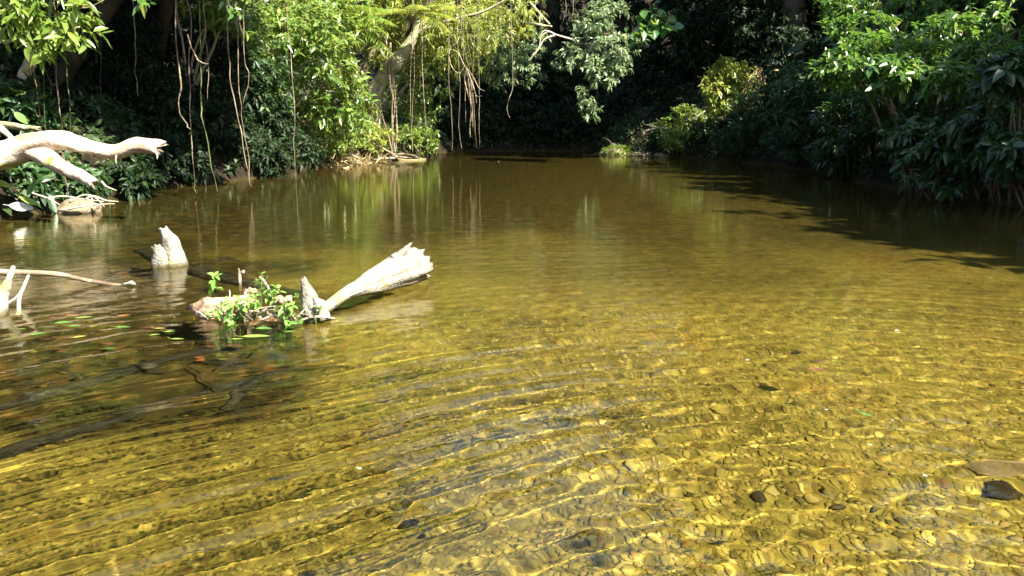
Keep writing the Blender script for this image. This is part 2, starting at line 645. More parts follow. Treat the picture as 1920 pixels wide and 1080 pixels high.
# water
m, nt, out = newmat('water')
g = N(nt, 'ShaderNodeBsdfGlass')
g.inputs['IOR'].default_value = 1.333
g.inputs['Roughness'].default_value = 0
g.inputs['Color'].default_value = (.97, .94, .80, 1)
tc = N(nt, 'ShaderNodeTexCoord')
mp = N(nt, 'ShaderNodeMapping')
mp.inputs['Scale'].default_value = (4.0, 10.5, 1)
nt.links.new(tc.outputs['Object'], mp.inputs[0])
nz = N(nt, 'ShaderNodeTexNoise')
nz.inputs['Scale'].default_value = 1.0
nz.inputs['Detail'].default_value = 4
nz.inputs['Roughness'].default_value = .6
nt.links.new(mp.outputs[0], nz.inputs['Vector'])
b = N(nt, 'ShaderNodeBump')
b.inputs['Strength'].default_value = .5
b.inputs['Distance'].default_value = .003
nt.links.new(nz.outputs[0], b.inputs['Height'])
sp = N(nt, 'ShaderNodeSeparateXYZ')
nt.links.new(tc.outputs['Object'], sp.inputs[0])
mr = N(nt, 'ShaderNodeMapRange')
mr.inputs[1].default_value = 2.5
mr.inputs[2].default_value = 6.0
mr.inputs[3].default_value = .0013
mr.inputs[4].default_value = .0085
nt.links.new(sp.outputs[1], mr.inputs[0])
mr2 = N(nt, 'ShaderNodeMapRange')
mr2.inputs[1].default_value = 5.5
mr2.inputs[2].default_value = 10.0
mr2.inputs[3].default_value = 1.0
mr2.inputs[4].default_value = .38
nt.links.new(sp.outputs[1], mr2.inputs[0])
mm = N(nt, 'ShaderNodeMath', operation='MULTIPLY')
nt.links.new(mr.outputs[0], mm.inputs[0])
nt.links.new(mr2.outputs[0], mm.inputs[1])
nt.links.new(mm.outputs[0], b.inputs['Distance'])
nt.links.new(b.outputs[0], g.inputs['Normal'])
nt.links.new(g.outputs[0], out.inputs[0])
M['water'] = m

# ---------------------------------------------------------------- ground sheet: bed, banks and hills in one
LY = [-12, 3, 9, 12, 14, 15.6, 17, 20, 22.6, 24, 27, 29.5]
LX = [-7.5, -6.6, -6.05, -5.9, -5.8, -5.3, -4.7, -4.9, -3.4, -2.7, -2.5, -2.3]
RY = [-12, 4, 11, 13, 16, 20, 24.2, 25.6, 26.6, 27.6, 29.5]
RX = [8.5, 7.9, 7.15, 6.65, 6.85, 6.95, 5.2, 4.1, 3.2, 2.9, 2.9]


def shore(x, y):
    d = np.minimum(x - np.interp(y, LY, LX), np.interp(y, RY, RX) - x)
    d = np.minimum(d, 29.3 - y)
    return d + .25 * np.sin(1.3 * y + .7 * x) * .5 + .12 * np.sin(3.1 * y - 1.7 * x)


def ground_z(x, y):
    x = np.asarray(x, float)
    y = np.asarray(y, float)
    d = shore(x, y)
    P = np.stack([x, y, 0 * x], -1)
    dd = np.maximum(d, 0)
    bed = -.58 * (1 - np.exp(-dd / .9)) - .05 * vnoise(P * .6)
    # gravel shoal under the photographer, deeper run on the left
    bed += .17 * np.exp(-((x - 1.5) / 1.5) ** 2 - ((y - 2.2) / 2.2) ** 2)
    bed += .05 * np.exp(-((x - .8) / 3.0) ** 2 - ((y - 4.5) / 3.5) ** 2)
    bed -= .14 * np.exp(-((x + 1.9) / 1.2) ** 2 - ((y - 3.6) / 1.6) ** 2)
    bed = np.minimum(bed + .015 * fbm(P * 2.3, 3), -.03 * np.minimum(dd, 1) - .001)
    e = np.maximum(-d, 0)
    bank = .85 * (1 - np.exp(-e / .55)) * .7 + .55 * e + .12 * np.minimum(e, 1) * fbm(P * 1.1, 4)
    bank = np.where(e > 14, bank, bank)
    bank = np.minimum(bank, 11 + .12 * e + .6 * vnoise(P * .15))
    return np.where(d > 0, bed, bank)


def bank_height(x, y):
    return np.where(shore(x, y) > 0, -.02, ground_z(x, y))


def nonuni(a, b, c, d, fine, coarse):
    return np.concatenate([np.arange(a, b, coarse), np.arange(b, c, fine), np.arange(c, d + coarse, coarse)])


gx = nonuni(-70, -8.4, 8.6, 70, .1, .9)
gy = nonuni(-30, .4, 30.5, 90, .1, .9)
GX, GY = np.meshgrid(gx, gy)
GZ = ground_z(GX, GY)
idx = np.arange(GX.size).reshape(GX.shape)
q = np.stack([idx[:-1, :-1], idx[:-1, 1:], idx[1:, 1:], idx[1:, :-1]], -1).reshape(-1, 4)
me = mesh('river_bed', np.stack([GX, GY, GZ], -1).reshape(-1, 3), None, q, True)
a = me.attributes.new('silt_shade', 'FLOAT', 'POINT')
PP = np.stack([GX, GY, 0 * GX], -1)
silt_shade = np.exp(-((GX + 2.15) / 1.15) ** 2 - ((GY - 4.1) / .95) ** 2) * 1.9 + np.exp(-((GX + 2.9) / 1.7) ** 2 - ((GY - 6.0) / 1.7) ** 2) * 1.5 + np.exp(-((GX + 4.4) / 2.0) ** 2 - ((GY - 10.0) / 4.0) ** 2) * 1.4  # silt and litter, plus left canopy shade painted in, chiefly the last lobe
silt_shade = np.clip((silt_shade + .42 * fbm(PP * 1.6, 4) - .65) * 1.8, 0, .95)
silt_shade = np.maximum(silt_shade, np.clip(1 - (shore(GX, GY) - .2 + .5 * fbm(PP * .9, 3)) / 1.1, 0, .85))
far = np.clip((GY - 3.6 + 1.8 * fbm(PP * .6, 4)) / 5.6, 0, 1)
silt_shade = np.maximum(silt_shade, far * (.80 + .16 / (1 + np.exp((GX - .3) * 2))))
a.data.foreach_set('value', silt_shade.ravel().astype(np.float32))
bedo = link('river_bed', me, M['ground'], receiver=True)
bedo['kind'] = 'structure'

# ---------------------------------------------------------------- water surface
rngw = np.random.default_rng(5)


def wave(X, Y):
    wx = .5 * np.sin(.55 * X + .45 * Y + 1) + .35 * np.sin(1.1 * Y - .9 * X + 2) + .12 * np.sin(2.6 * X + 1.1 * Y)
    Z = 0 * X
    dist = np.hypot(X - .9, Y + .6)
    env = 1 / (1 + (dist / 5.8) ** 4)
    env2 = 1 / (1 + (dist / 9.5) ** 3)
    for lam, am, cx, cy, kap in ((.31, .0058, 1.5, -.5, 3.2), (.47, .0046, 2.2, -.6, 2.8), (.215, .0010, 1.2, -.9, 1.6), (.26, .0007, 2.8, -.8, 2.0), (.17, .0003, -.4, -1.2, 1.5)):
        r = np.hypot(X - cx, Y - cy) + .15 * wx
        gate = np.clip(.60 + .34 * np.sin(.8 * X + 1.3 * Y + rngw.uniform(0, 6)) + .34 * np.sin(1.9 * X - .7 * Y + rngw.uniform(0, 6)), .05, 1.2)
        ph = 2 * np.pi * r / lam + rngw.uniform(0, 6) + .9 * np.sin(1.3 * X + rngw.uniform(0, 6)) + .5 * np.sin(3.1 * X + 1.2 * Y + rngw.uniform(0, 6))
        Z += am * env * gate * (np.exp(kap * (np.cos(ph) - 1)) - .25)
    calm = .35 + .65 / (1 + np.exp(-(X - .15 + .6 * wx) * 2.6))
    for k in range(40):
        lam = rngw.uniform(.05, .16)
        th = rngw.normal(np.pi / 2 + .15, .95)
        am = .0017 * lam
        fade = 1 / (1 + (dist * .085 / lam / 5.0) ** 4)
        Z += am * env2 * fade * np.maximum(calm, np.clip((dist - 4.2) / 1.5, 0, 1)) * np.sin(2 * np.pi / lam * (X * np.cos(th) + Y * np.sin(th)) + rngw.uniform(0, 6) + 1.2 * np.sin(1.7 * X + .8 * Y + rngw.uniform(0, 6)))
    return Z


nc, nr = 545, 900
th = np.linspace(-1.0, 1.0, nc)
rr = 2.0 * np.exp(np.linspace(0, math.log(33.5 / 2.0), nr))
TT, RR = np.meshgrid(th, rr)
WX = RR * np.sin(TT)
WY = RR * np.cos(TT) - 1.5
idx = np.arange(WX.size).reshape(WX.shape)
q = np.stack([idx[:-1, :-1], idx[:-1, 1:], idx[1:, 1:], idx[1:, :-1]], -1).reshape(-1, 4)
wet = shore(WX, WY).ravel() > -.6
q = q[wet[q].any(1)]
used = np.unique(q)
remap = np.full(WX.size, -1, np.int64)
remap[used] = np.arange(len(used))
WV = np.stack([WX, WY, wave(WX, WY)], -1).reshape(-1, 3)[used]
me = mesh('water', WV, None, remap[q], True)
wo = link('water', me, M['water'])
wo['kind'] = 'structure'
wo.cycles.is_caustics_caster = True

# ---------------------------------------------------------------- stones on the bed
def pebble_dome(seed, segs=5):
    rng = np.random.RandomState(seed)
    th = np.linspace(0, 2 * np.pi, segs, endpoint=False)
    V = []
    for z, r in ((-.25, .85), (.15, 1.0), (.62, .72)):
        for t in th:
            k = r * (1 + rng.normal(0, .1))
            V.append((k * math.cos(t), k * math.sin(t), z + rng.normal(0, .05)))
    V.append((0, 0, .82))
    F = []
    for j in range(2):
        for i in range(segs):
            a0, a1 = j * segs + i, j * segs + (i + 1) % segs
            F += [(a0, a1, a1 + segs), (a0, a1 + segs, a0 + segs)]
    for i in range(segs):
        F.append((2 * segs + i, 2 * segs + (i + 1) % segs, 3 * segs))
    return np.array(V), np.array(F)


DOMES = [pebble_dome(s) for s in range(8)]
rng = np.random.RandomState(21)


def scatter(n, size, ymin, ymax, seed):
    rng = np.random.RandomState(seed)
    # even over the bed the photograph shows, denser where it is near
    n0 = n
    n = n * 2
    Y = ymin * np.exp(rng.rand(n * 2) * math.log(ymax / ymin))
    X = rng.uniform(-1, 1, n * 2) * (Y * .72 + .4)
    ok = (shore(X, Y) > .3)
    # the silted hollow on the left shows little gravel
    ok &= ~((np.hypot((X + 2.15) / 1.1, (Y - 4.15) / 1.0) < 1.0) & (rng.rand(n * 2) < .9))
    ok &= rng.rand(n * 2) < np.clip(.25 + .75 * (X + 1.1) / 1.3 + .3 * vnoise(np.stack([X, Y, 0 * X], -1) * 1.1), .05, 1)
    X, Y = X[ok][:n0], Y[ok][:n0]
    return X, Y, size * np.clip(rng.lognormal(0, .38, len(X)), .45, 2.4)


X, Y, S = scatter(21000, .0100, 1.65, 5.4, 3)
parts = []
for d in range(8):
    sel = np.arange(d, len(X), 8)
    V0, F0 = DOMES[d]
    n = len(sel)
    az = rng.uniform(0, 6.28, n)
    el = rng.uniform(.75, 1.35, n)
    hz = rng.uniform(.3, .6, n)
    vx = V0[None, :, 0] * S[sel, None] * el[:, None]
    vy = V0[None, :, 1] * S[sel, None] / el[:, None]
    vz = V0[None, :, 2] * S[sel, None] * hz[:, None]
    gxv = X[sel, None] + vx * np.cos(az)[:, None] - vy * np.sin(az)[:, None]
    gyv = Y[sel, None] + vx * np.sin(az)[:, None] + vy * np.cos(az)[:, None]
    z0 = ground_z(X[sel], Y[sel])
    gzv = z0[:, None] + vz
    V = np.stack([gxv, gyv, gzv], -1).reshape(-1, 3)
    F = (np.arange(n)[:, None, None] * len(V0) + F0[None]).reshape(-1, 3)
    parts.append((V, F, None))
V, T, Q = join(parts)
go = link('gravel', mesh('gravel', V, T, None, True), M['gravel'], receiver=True)
tag(go, 'ochre river gravel covering the sunlit bed in the foreground', 'gravel')
go['kind'] = 'stuff'


def rock_mesh(seed, sub=2, rough=.28):
    import bmesh
    bm = bmesh.new()
    bmesh.ops.create_icosphere(bm, subdivisions=sub, radius=1)
    V = np.array([v.co[:] for v in bm.verts])
    F = np.array([[v.index for v in f.verts] for f in bm.faces])
    bm.free()
    V = V * (1 + rough * fbm(V * 1.1 + seed * 7.7, 3))[:, None]
    return mesh('rock', V, F, None, True)


stone_meshes = [rock_mesh(s, 1, .3) for s in range(10)]
for me in stone_meshes:
    me.materials.append(M['stone'])
X, Y, S = scatter(150, .0165, 1.7, 3.9, 11)
for i in range(len(X)):
    o = link('river_stone', stone_meshes[i % 10], loc=(X[i], Y[i], float(ground_z(X[i], Y[i])) + S[i] * .15), receiver=True)
    o.scale = (S[i] * rng.uniform(.9, 1.3), S[i] * rng.uniform(.75, 1.1), S[i] * rng.uniform(.4, .65))
    o.rotation_euler = (rng.normal(0, .2), rng.normal(0, .2), rng.uniform(0, 6.28))
    zx = 'left of the sky reflections' if X[i] < -.45 else ('in the middle' if X[i] < .35 else ('on the right half' if X[i] < 1.1 else 'toward the right edge'))
    zy = 'close to the bottom edge' if Y[i] < 2.35 else ('in the near shallows' if Y[i] < 3.1 else 'farther out in the shallows')
    tag(o, 'rounded ochre pebble %s, %s' % (zx, zy), 'pebble', 'larger pebbles on the gravel bed')


def rock(name, label, px, py, sx, sy, sz, mat, seed, rz=0, lift=.3, cat='rock', sub=3, zz=None):
    zb = -.3
    for _ in range(6):          # where the refracted line of sight meets the bed
        p = onwater(px, py, 0)
        v = norm(p - np.array([0, 0, CAMH]))
        hsp = math.hypot(v[0], v[1]) / 1.333
        dn = math.sqrt(1 - hsp * hsp)
        t = -zb / dn
        h = v[:2] / math.hypot(v[0], v[1]) * hsp * t
        x, y = p[0] + h[0], p[1] + h[1]
        zb = float(ground_z(x, y))
    me = rock_mesh(seed, sub, .3)
    o = link(name, me, M[mat], loc=(x, y, zb + sz * lift), receiver=True)
    o.scale = (sx * .62, sy * .62, sz * .62)
    o.rotation_euler = (0, 0, rz)
    return tag(o, label, cat)


def sink(px, py):
    """bed point seen through the flat water at a pixel"""
    zb = -.3
    for _ in range(6):
        p = onwater(px, py, 0)
        v = norm(p - np.array([0, 0, CAMH]))
        hsp = math.hypot(v[0], v[1]) / 1.333
        t = -zb / math.sqrt(1 - hsp * hsp)
        h = v[:2] / math.hypot(v[0], v[1]) * hsp * t
        x, y = p[0] + h[0], p[1] + h[1]
        zb = float(ground_z(x, y))
    return np.array([x, y, zb])


rock('rock', 'black jagged rock under water at the right edge below a pale slab', 1880, 925, .10, .075, .07, 'rock_dark', 31, .3)
rock('slab', 'pale flat sandy slab under water at the right edge', 1880, 878, .24, .10, .035, 'rock_pale', 32, .1, .1, 'slab')
rock('stone', 'dark flat stone on the gravel left of the black jagged rock', 1572, 955, .06, .03, .03, 'rock_dark', 33)
rock('stone', 'dark brown oval stone on the gravel in the lower right', 1424, 932, .045, .03, .03, 'rock_dark', 34, .8)
rock('stone', 'dark grey stone low in the foreground right of the sky reflection', 1345, 1018, .05, .03, .03, 'rock_dark', 35, .2)
rock('stone', 'round olive grey stone in the foreground near the lower middle edge', 772, 992, .05, .045, .04, 'rock_dark', 36)
rock('stone', 'small dark stone in the middle right shallows above a sunken brown leaf', 1490, 660, .05, .03, .03, 'rock_dark', 37)
rock('stone', 'reddish brown stone in the middle right shallows', 1538, 678, .07, .03, .03, 'broken', 38)

# ---------------------------------------------------------------- driftwood
# forked log reaching out from the left bank
YL = 9.3
root = thing('fallen_log', 'thick bleached forked log jutting out over the water from the left bank', 'log', at(-60, 330, YL))
pts = [at(-130, 318, YL - .2), at(-40, 298, YL - .1), at(20, 288, YL), at(70, 268, YL), at(120, 262, YL), at(165, 276, YL + .05), at(215, 284, YL + .1), at(255, 274, YL + .1), at(293, 277, YL + .1)]
tube_obj('trunk', pts, [.15, .145, .145, .125, .115, .088, .082, .088, .085], M['peeled'], root, n=90, segs=28, rough=.18, freq=9, jag=(0, .1), seed=2, fine=.05)
pts = [at(55, 282, YL), at(90, 298, YL - .12), at(125, 318, YL - .2), at(150, 330, YL - .25), at(173, 342, YL - .3)]
tube_obj('branch', pts, [.10, .10, .085, .07, .055], M['peeled'], root, n=46, segs=20, rough=.2, freq=6, jag=(0, .06), seed=3, fine=.05)
tube_obj('bark_strip', [at(291, 284, YL), at(295, 291, YL - .02), at(294, 299, YL - .03)], [.012, .01, .003], M['peeled'], root, n=8, segs=5, rough=.2, seed=4)
tube_obj('bark_strip', [at(218, 292, YL), at(217, 300, YL - .02), at(219, 309, YL - .03)], [.012, .008, .003], M['peeled'], root, n=8, segs=5, rough=.2, seed=5)
o = tube_obj('broken_branch', [at(-70, 205, 9.9), at(-5, 238, 9.7), at(26, 263, 9.6)], [.06, .045, .03], M['peeled'], n=30, segs=14, rough=.2, jag=(0, .06), seed=6)
tag(o, 'short bright broken branch slanting down at the left edge above the forked log', 'branch')
o = tube_obj('broken_branch', [at(-60, 232, 10.2), at(10, 235, 10.2), at(40, 238, 10.2), at(72, 241, 10.2)], [.06, .045, .035, .03], M['pale_bark'], n=30, segs=14, rough=.25, jag=(0, .05), seed=7)
tag(o, 'mossy horizontal branch stub behind the left log', 'branch')
o = tube_obj('broken_branch', [at(62, 92, 11), at(56, 118, 11), at(43, 145, 11)], [.045, .075, .07], M['peeled'], n=24, segs=12, rough=.15, jag=(.03, .03), seed=8)
tag(o, 'thick snapped branch end hanging among the vines at the upper left', 'branch')

# stump standing in the water
b0 = onwater(320, 497)
YS = float(b0[1])
root = thing('stump', 'pale twin-lobed stump sticking out of the water at left', 'stump', b0)
tube_obj('trunk', [at(330, 520, YS) + [0, 0, -.06], at(326, 492, YS), at(323, 470, YS), at(321, 455, YS), at(312, 442, YS), at(306, 430, YS)],
         [.13, .105, .08, .066, .048, .032], M['bleached'], root, n=60, segs=26, rough=.16, freq=3, jag=(0, .02), seed=11, fine=.1, receiver=True)
tube_obj('side_lobe', [at(304, 515, YS - .06) + [0, 0, -.05], at(303, 492, YS - .06), at(300, 476, YS - .06), at(293, 463, YS - .06)],
         [.085, .074, .062, .035], M['bleached'], root, n=40, segs=22, rough=.16, freq=2, jag=(0, .02), seed=12, fine=.1, receiver=True)

# flared driftwood root with upright stub
b1 = onwater(600, 592)
root = thing('driftwood', 'bleached driftwood root flaring to a broken butt, with an upright stub', 'driftwood', b1)
Y0, Y1 = 4.72, 5.75
def lerpY(px):
    return Y0 + (Y1 - Y0) * (px - 590) / 200.0
pl = [(578, 608), (602, 587), (626, 567), (650, 551), (674, 540), (700, 529), (728, 517), (756, 506), (780, 497)]
pts = [at(x, y, lerpY(x)) for x, y in pl]
tube_obj('trunk', pts, [.034, .034, .036, .040, .052, .082, .100, .122, .126], M['bleached'], root, n=120, segs=48, rough=.10, freq=3, jag=(0, .07), seed=19, fine=.16, flat=1.0, receiver=True)
tube_obj('splinter', [at(738, 488, 5.5), at(757, 471, 5.56), at(770, 457, 5.6)], [.035, .026, .008], M['bleached'], root, n=16, segs=9, rough=.3, jag=(0, .02), seed=15)
tube_obj('splinter', [at(765, 522, 5.6), at(784, 513, 5.66), at(798, 503, 5.7)], [.04, .032, .010], M['bleached'], root, n=16, segs=9, rough=.3, jag=(0, .02), seed=16)
tube_obj('stub', [at(592, 606, 4.62), at(586, 585, 4.64), at(581, 560, 4.66), at(574, 540, 4.68), at(569, 527, 4.68)],
         [.062, .056, .050, .034, .02], M['bleached'], root, n=46, segs=20, rough=.28, freq=4, jag=(0, .025), seed=17, fine=.08, receiver=True)
tube_obj('stub', [at(610, 603, 4.58), at(602, 585, 4.6), at(598, 570, 4.62), at(592, 562, 4.63)], [.04, .042, .034, .016], M['bleached'], root, n=24, segs=14, rough=.3, jag=(0, .02), seed=18, receiver=True)

# broken chunk and debris caught on the root
o = tube_obj('wood_chunk', [at(376, 588, 4.72), at(395, 583, 4.72), at(425, 577, 4.74), at(458, 568, 4.78)], [.05, .068, .068, .05], M['broken'], n=50, segs=30, rough=.4, freq=3, jag=(.06, .05), seed=21, fine=.25, receiver=True)
tag(o, 'short splintered brown log chunk at the left end of the debris heap', 'log')
o = tube_obj('wood_chunk', [at(408, 566, 4.8), at(430, 565, 4.8), at(452, 570, 4.8), at(478, 566, 4.8)], [.02, .032, .03, .018], M['broken'], n=24, segs=12, rough=.5, freq=3, jag=(.03, .03), seed=22, fine=.3)
tag(o, 'thin dark bark slab lying on top of the splintered log chunk', 'wood')
o = tube_obj('wood_chunk', [at(515, 565, 4.7), at(530, 563, 4.7), at(545, 562, 4.72)], [.02, .03, .022], M['broken'], n=16, segs=10, rough=.5, jag=(.02, .02), seed=23, fine=.3)
tag(o, 'small curled brown wood scrap in the debris left of the upright stub', 'wood')
o = tube_obj('wood_chunk', [at(458, 552, 4.9), at(470, 546, 4.9), at(484, 549, 4.9)], [.015, .024, .016], M['broken'], n=16, segs=10, rough=.5, jag=(.01, .01), seed=24)
tag(o, 'rusty brown bark curl at the top of the debris heap', 'wood')
# a mound of mud and litter carries the debris
bm_pts = [at(380, 606, 4.66), at(450, 598, 4.7), at(530, 598, 4.72), at(600, 598, 4.68)]
o = tube_obj('debris_mound', [p + [0, 0, -.05] for p in bm_pts], [.05, .09, .085, .05], M['broken'], n=60, segs=26, rough=.55, freq=14, jag=(.03, .03), seed=25, fine=.4, receiver=True)
tag(o, 'low heap of mud and rotten wood under the seedlings beside the driftwood', 'debris')

TW = [
    ((487, 518), (500, 535), (515, 566), 4.8, .009, 'pale_twig', 'pale straight stick leaning up out of the debris heap'),
    ((480, 592), (505, 575), (528, 556), 4.66, .007, 'pale_twig', 'thin twig crossing the middle of the debris heap'),
    ((452, 575), (458, 600), (468, 624), 4.6, .012, 'root', 'drooping root strand at the front of the debris heap'),
    ((440, 572), (446, 590), (456, 612), 4.62, .014, 'root', 'thick tan root strand hanging down beside the splintered chunk'),
    ((500, 588), (540, 600), (590, 605), 4.6, .007, 'root', 'long brown twig lying along the foot of the debris heap'),
    ((540, 572), (556, 578), (568, 585), 4.65, .007, 'twig', 'short dark twig reaching toward the upright stub'),
    ((556, 597), (572, 580), (585, 572), 4.6, .006, 'pale_twig', 'thin pale twig leaning on the upright stub'),
    ((566, 600), (590, 594), (628, 597), 4.55, .008, 'pale_twig', 'pale twig reaching right from the foot of the upright stub'),
    ((428, 562), (431, 552), (430, 544), 4.85, .006, 'pale_twig', 'tiny upright twig behind the splintered log chunk'),
    ((372, 584), (380, 590), (392, 600), 4.65, .006, 'pale_twig', 'short splinter sticking out left of the log chunk'),
    ((490, 600), (515, 592), (545, 604), 4.58, .006, 'pale_twig', 'fine forked twig low in the middle of the debris heap'),
    ((505, 560), (530, 570), (548, 590), 4.7, .008, 'root', 'brown root curling over the right half of the debris heap'),
]
for i, (a0, a1, a2, Yd, r, mt, lab) in enumerate(TW):
    o = tube_obj('twig', [at(*a0, Yd), at(*a1, Yd), at(*a2, Yd)], [r, r * .85, r * .5], M[mt], n=16, segs=7, rough=.25, seed=40 + i)
    tag(o, lab, 'twig', 'twigs in the debris heap')

rg = np.random.RandomState(77)
for i in range(26):
    px = rg.uniform(395, 605)
    py = 592 + rg.normal(0, 9) - (8 if px < 540 else 0)
    an = rg.uniform(-.9, .9)
    ln = rg.uniform(14, 40)
    Yd = 4.66 + rg.normal(0, .05)
    r_ = rg.uniform(.0025, .0055)
    side = 'left' if px < 460 else ('middle' if px < 535 else 'right')
    a0 = at(px - ln * math.cos(an), py - ln * .5 * math.sin(an), Yd)
    a2 = at(px + ln * math.cos(an), py + ln * .5 * math.sin(an), Yd - .02)
    o = tube_obj('twig', [a0, (a0 + a2) / 2 + [0, 0, rg.uniform(0, .03)], a2], [r_, r_, r_ * .5], M[['pale_twig', 'root', 'vine', 'twig'][i % 4]], n=10, segs=6, rough=.25, seed=80 + i)
    tag(o, 'thin %s twig tangled in the %s part of the debris heap' % (['pale', 'tan', 'reddish', 'dark'][i % 4], side), 'twig', 'fine twigs tangled in the debris heap')
for i in range(14):
    px, py = rg.uniform(120, 600), rg.uniform(640, 720)
    p0 = sink(px, py) + [0, 0, .05]
    an = rg.uniform(0, 3.1)
    d_ = np.array([math.cos(an), math.sin(an) * .6, 0]) * rg.uniform(.12, .35)
    o = tube_obj('sunken_twig', [p0 - d_, p0 + [0, 0, .04], p0 + d_], [.008, .009, .004], M['sunken'], n=12, segs=6, rough=.25, seed=120 + i, receiver=True)
    tag(o, 'dark sunken twig in the shallows in front of the debris heap', 'twig', 'sunken twigs near the debris heap')

# stick with curled leaf behind the debris
root = thing('twig', 'orange stub with a pale bud standing alone in the dark water behind the debris', 'twig', onwater(450, 522))
tube_obj('stem', [onwater(450, 530) + [0, 0, -.04], at(449, 512, 5.82), at(447, 503, 5.82)], [.012, .012, .005], M['vine'], root, n=10, segs=7, rough=.3, seed=60)
tube_obj('bud', [at(452, 514, 5.82), at(456, 510, 5.82), at(456, 506, 5.82)], [.008, .016, .006], M['bleached'], root, n=10, segs=8, rough=.2, seed=61)

# thin branch reaching in from the left edge, two upright sticks
root = thing('thin_branch', 'long thin reddish branch lying along the water from the left edge', 'branch', onwater(-40, 530))
tube_obj('stem', [at(-90, 498, 5.5), at(0, 509, 5.55), at(60, 511, 5.6), at(110, 515, 5.62), at(170, 527, 5.65), at(215, 534, 5.66), at(258, 535, 5.68)], [.03, .022, .02, .018, .014, .012, .005], M['vine'], root, n=60, segs=10, rough=.2, freq=12, seed=62, receiver=True)
tube_obj('side_twig', [at(230, 534, 5.66), at(247, 531, 5.6), at(254, 533, 5.6)], [.012, .016, .006], M['pale_twig'], root, n=8, segs=7, rough=.3, seed=63)
o = tube_obj('stick', [onwater(-8, 600) + [0, 0, -.1], at(2, 560, 4.9), at(12, 535, 4.95), at(24, 503, 5.0)], [.05, .042, .03, .012], M['bleached'], n=30, segs=14, rough=.25, jag=(0, .03), seed=64, receiver=True)
tag(o, 'thick white pointed stick standing in the water at the left edge', 'stick')
o = tube_obj('stick', [onwater(33, 588) + [0, 0, -.06], at(36, 560, 5.0), at(45, 537, 5.05), at(54, 516, 5.1)], [.014, .012, .011, .008], M['pale_twig'], n=20, segs=8, rough=.2, seed=65, receiver=True)
tag(o, 'thin grey stick standing in the water beside the white pointed stick', 'stick')
o = tube_obj('stick', [at(2, 575, 4.9), at(20, 565, 4.95), at(37, 552, 5.0)], [.008, .008, .005], M['pale_twig'], n=10, segs=6, rough=.2, seed=66)
tag(o, 'slim twig bridging the two upright sticks at the left edge', 'stick')

# sunken logs
def sunk(name, label, pl, radii, mat, seed, lift=.6, **kw):
    pts = []
    radii = [v * .75 for v in radii]
    for k, (x, y) in enumerate(pl):
        p = sink(x, y)
        p[2] += radii[min(k, len(radii) - 1)] * lift * .4
        pts.append(p)
    o = tube_obj(name, pts, radii, M[mat], n=60, segs=18, rough=.3, freq=7, seed=seed, fine=.12, receiver=True, **kw)
    return tag(o, label, 'log')


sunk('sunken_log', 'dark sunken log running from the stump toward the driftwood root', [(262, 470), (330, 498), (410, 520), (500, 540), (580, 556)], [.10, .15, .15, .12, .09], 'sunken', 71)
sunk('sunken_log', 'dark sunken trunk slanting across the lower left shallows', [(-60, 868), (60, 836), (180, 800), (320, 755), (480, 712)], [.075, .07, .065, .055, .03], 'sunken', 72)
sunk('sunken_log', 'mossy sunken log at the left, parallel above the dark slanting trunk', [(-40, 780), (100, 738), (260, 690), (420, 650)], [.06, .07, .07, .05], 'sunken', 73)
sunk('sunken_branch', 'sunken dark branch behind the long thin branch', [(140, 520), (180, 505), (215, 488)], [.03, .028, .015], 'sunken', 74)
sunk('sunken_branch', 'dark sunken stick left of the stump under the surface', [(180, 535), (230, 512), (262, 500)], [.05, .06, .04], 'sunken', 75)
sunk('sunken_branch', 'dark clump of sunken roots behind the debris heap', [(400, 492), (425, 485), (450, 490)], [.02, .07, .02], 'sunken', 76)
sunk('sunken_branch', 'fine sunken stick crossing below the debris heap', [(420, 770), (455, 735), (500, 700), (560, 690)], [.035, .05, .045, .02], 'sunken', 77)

# ---------------------------------------------------------------- loose leaves on and under the water
def leaf_mesh(L, W, seed, wav=.1):
    rng = np.random.RandomState(seed)
    t = np.linspace(0, 1, 9)
    w = np.sin(np.pi * t ** .85) ** .9 * W * .5
    z = .12 * L * (t - .5) ** 2 + rng.normal(0, wav * .02, 9) * L
    V = []
    for i in range(9):
        V += [(t[i] * L - L / 2, -w[i], z[i] + w[i] * .25), (t[i] * L - L / 2, 0, z[i]), (t[i] * L - L / 2, w[i], z[i] + w[i] * .25)]
    st = len(V)
    V += [(-L * .5, -.002, z[0]), (-L * .72, -.002, z[0] + .01), (-L * .72, .002, z[0] + .01), (-L * .5, .002, z[0])]
    Q = []
    for i in range(8):
        a = 3 * i
        Q += [(a, a + 3, a + 4, a + 1), (a + 1, a + 4, a + 5, a + 2)]
    Q.append((st, st + 1, st + 2, st + 3))
    return mesh('leaf', V, None, Q, True)


def flat_mat(name, c, rough=.4):
    m, nt, out = newmat(name)
    tc = N(nt, 'ShaderNodeTexCoord')
    nz = N(nt, 'ShaderNodeTexNoise')
    nz.inputs['Scale'].default_value = 30
    nz.inputs['Detail'].default_value = 4
    nt.links.new(tc.outputs['Object'], nz.inputs['Vector'])
    cr = ramp(nt, [(.3, [v * .55 for v in c]), (.7, [min(1, v * 1.25) for v in c])])
    nt.links.new(nz.outputs[0], cr.inputs[0])
    p = N(nt, 'ShaderNodeBsdfPrincipled')
    p.inputs['Roughness'].default_value = rough
    nt.links.new(cr.outputs[0], p.inputs['Base Color'])
    t = N(nt, 'ShaderNodeBsdfTranslucent')
    nt.links.new(cr.outputs[0], t.inputs['Color'])
    ms = N(nt, 'ShaderNodeMixShader')
    ms.inputs[0].default_value = .25
    nt.links.new(p.outputs[0], ms.inputs[1])
    nt.links.new(t.outputs[0], ms.inputs[2])
    nt.links.new(ms.outputs[0], out.inputs[0])
    M[name] = m


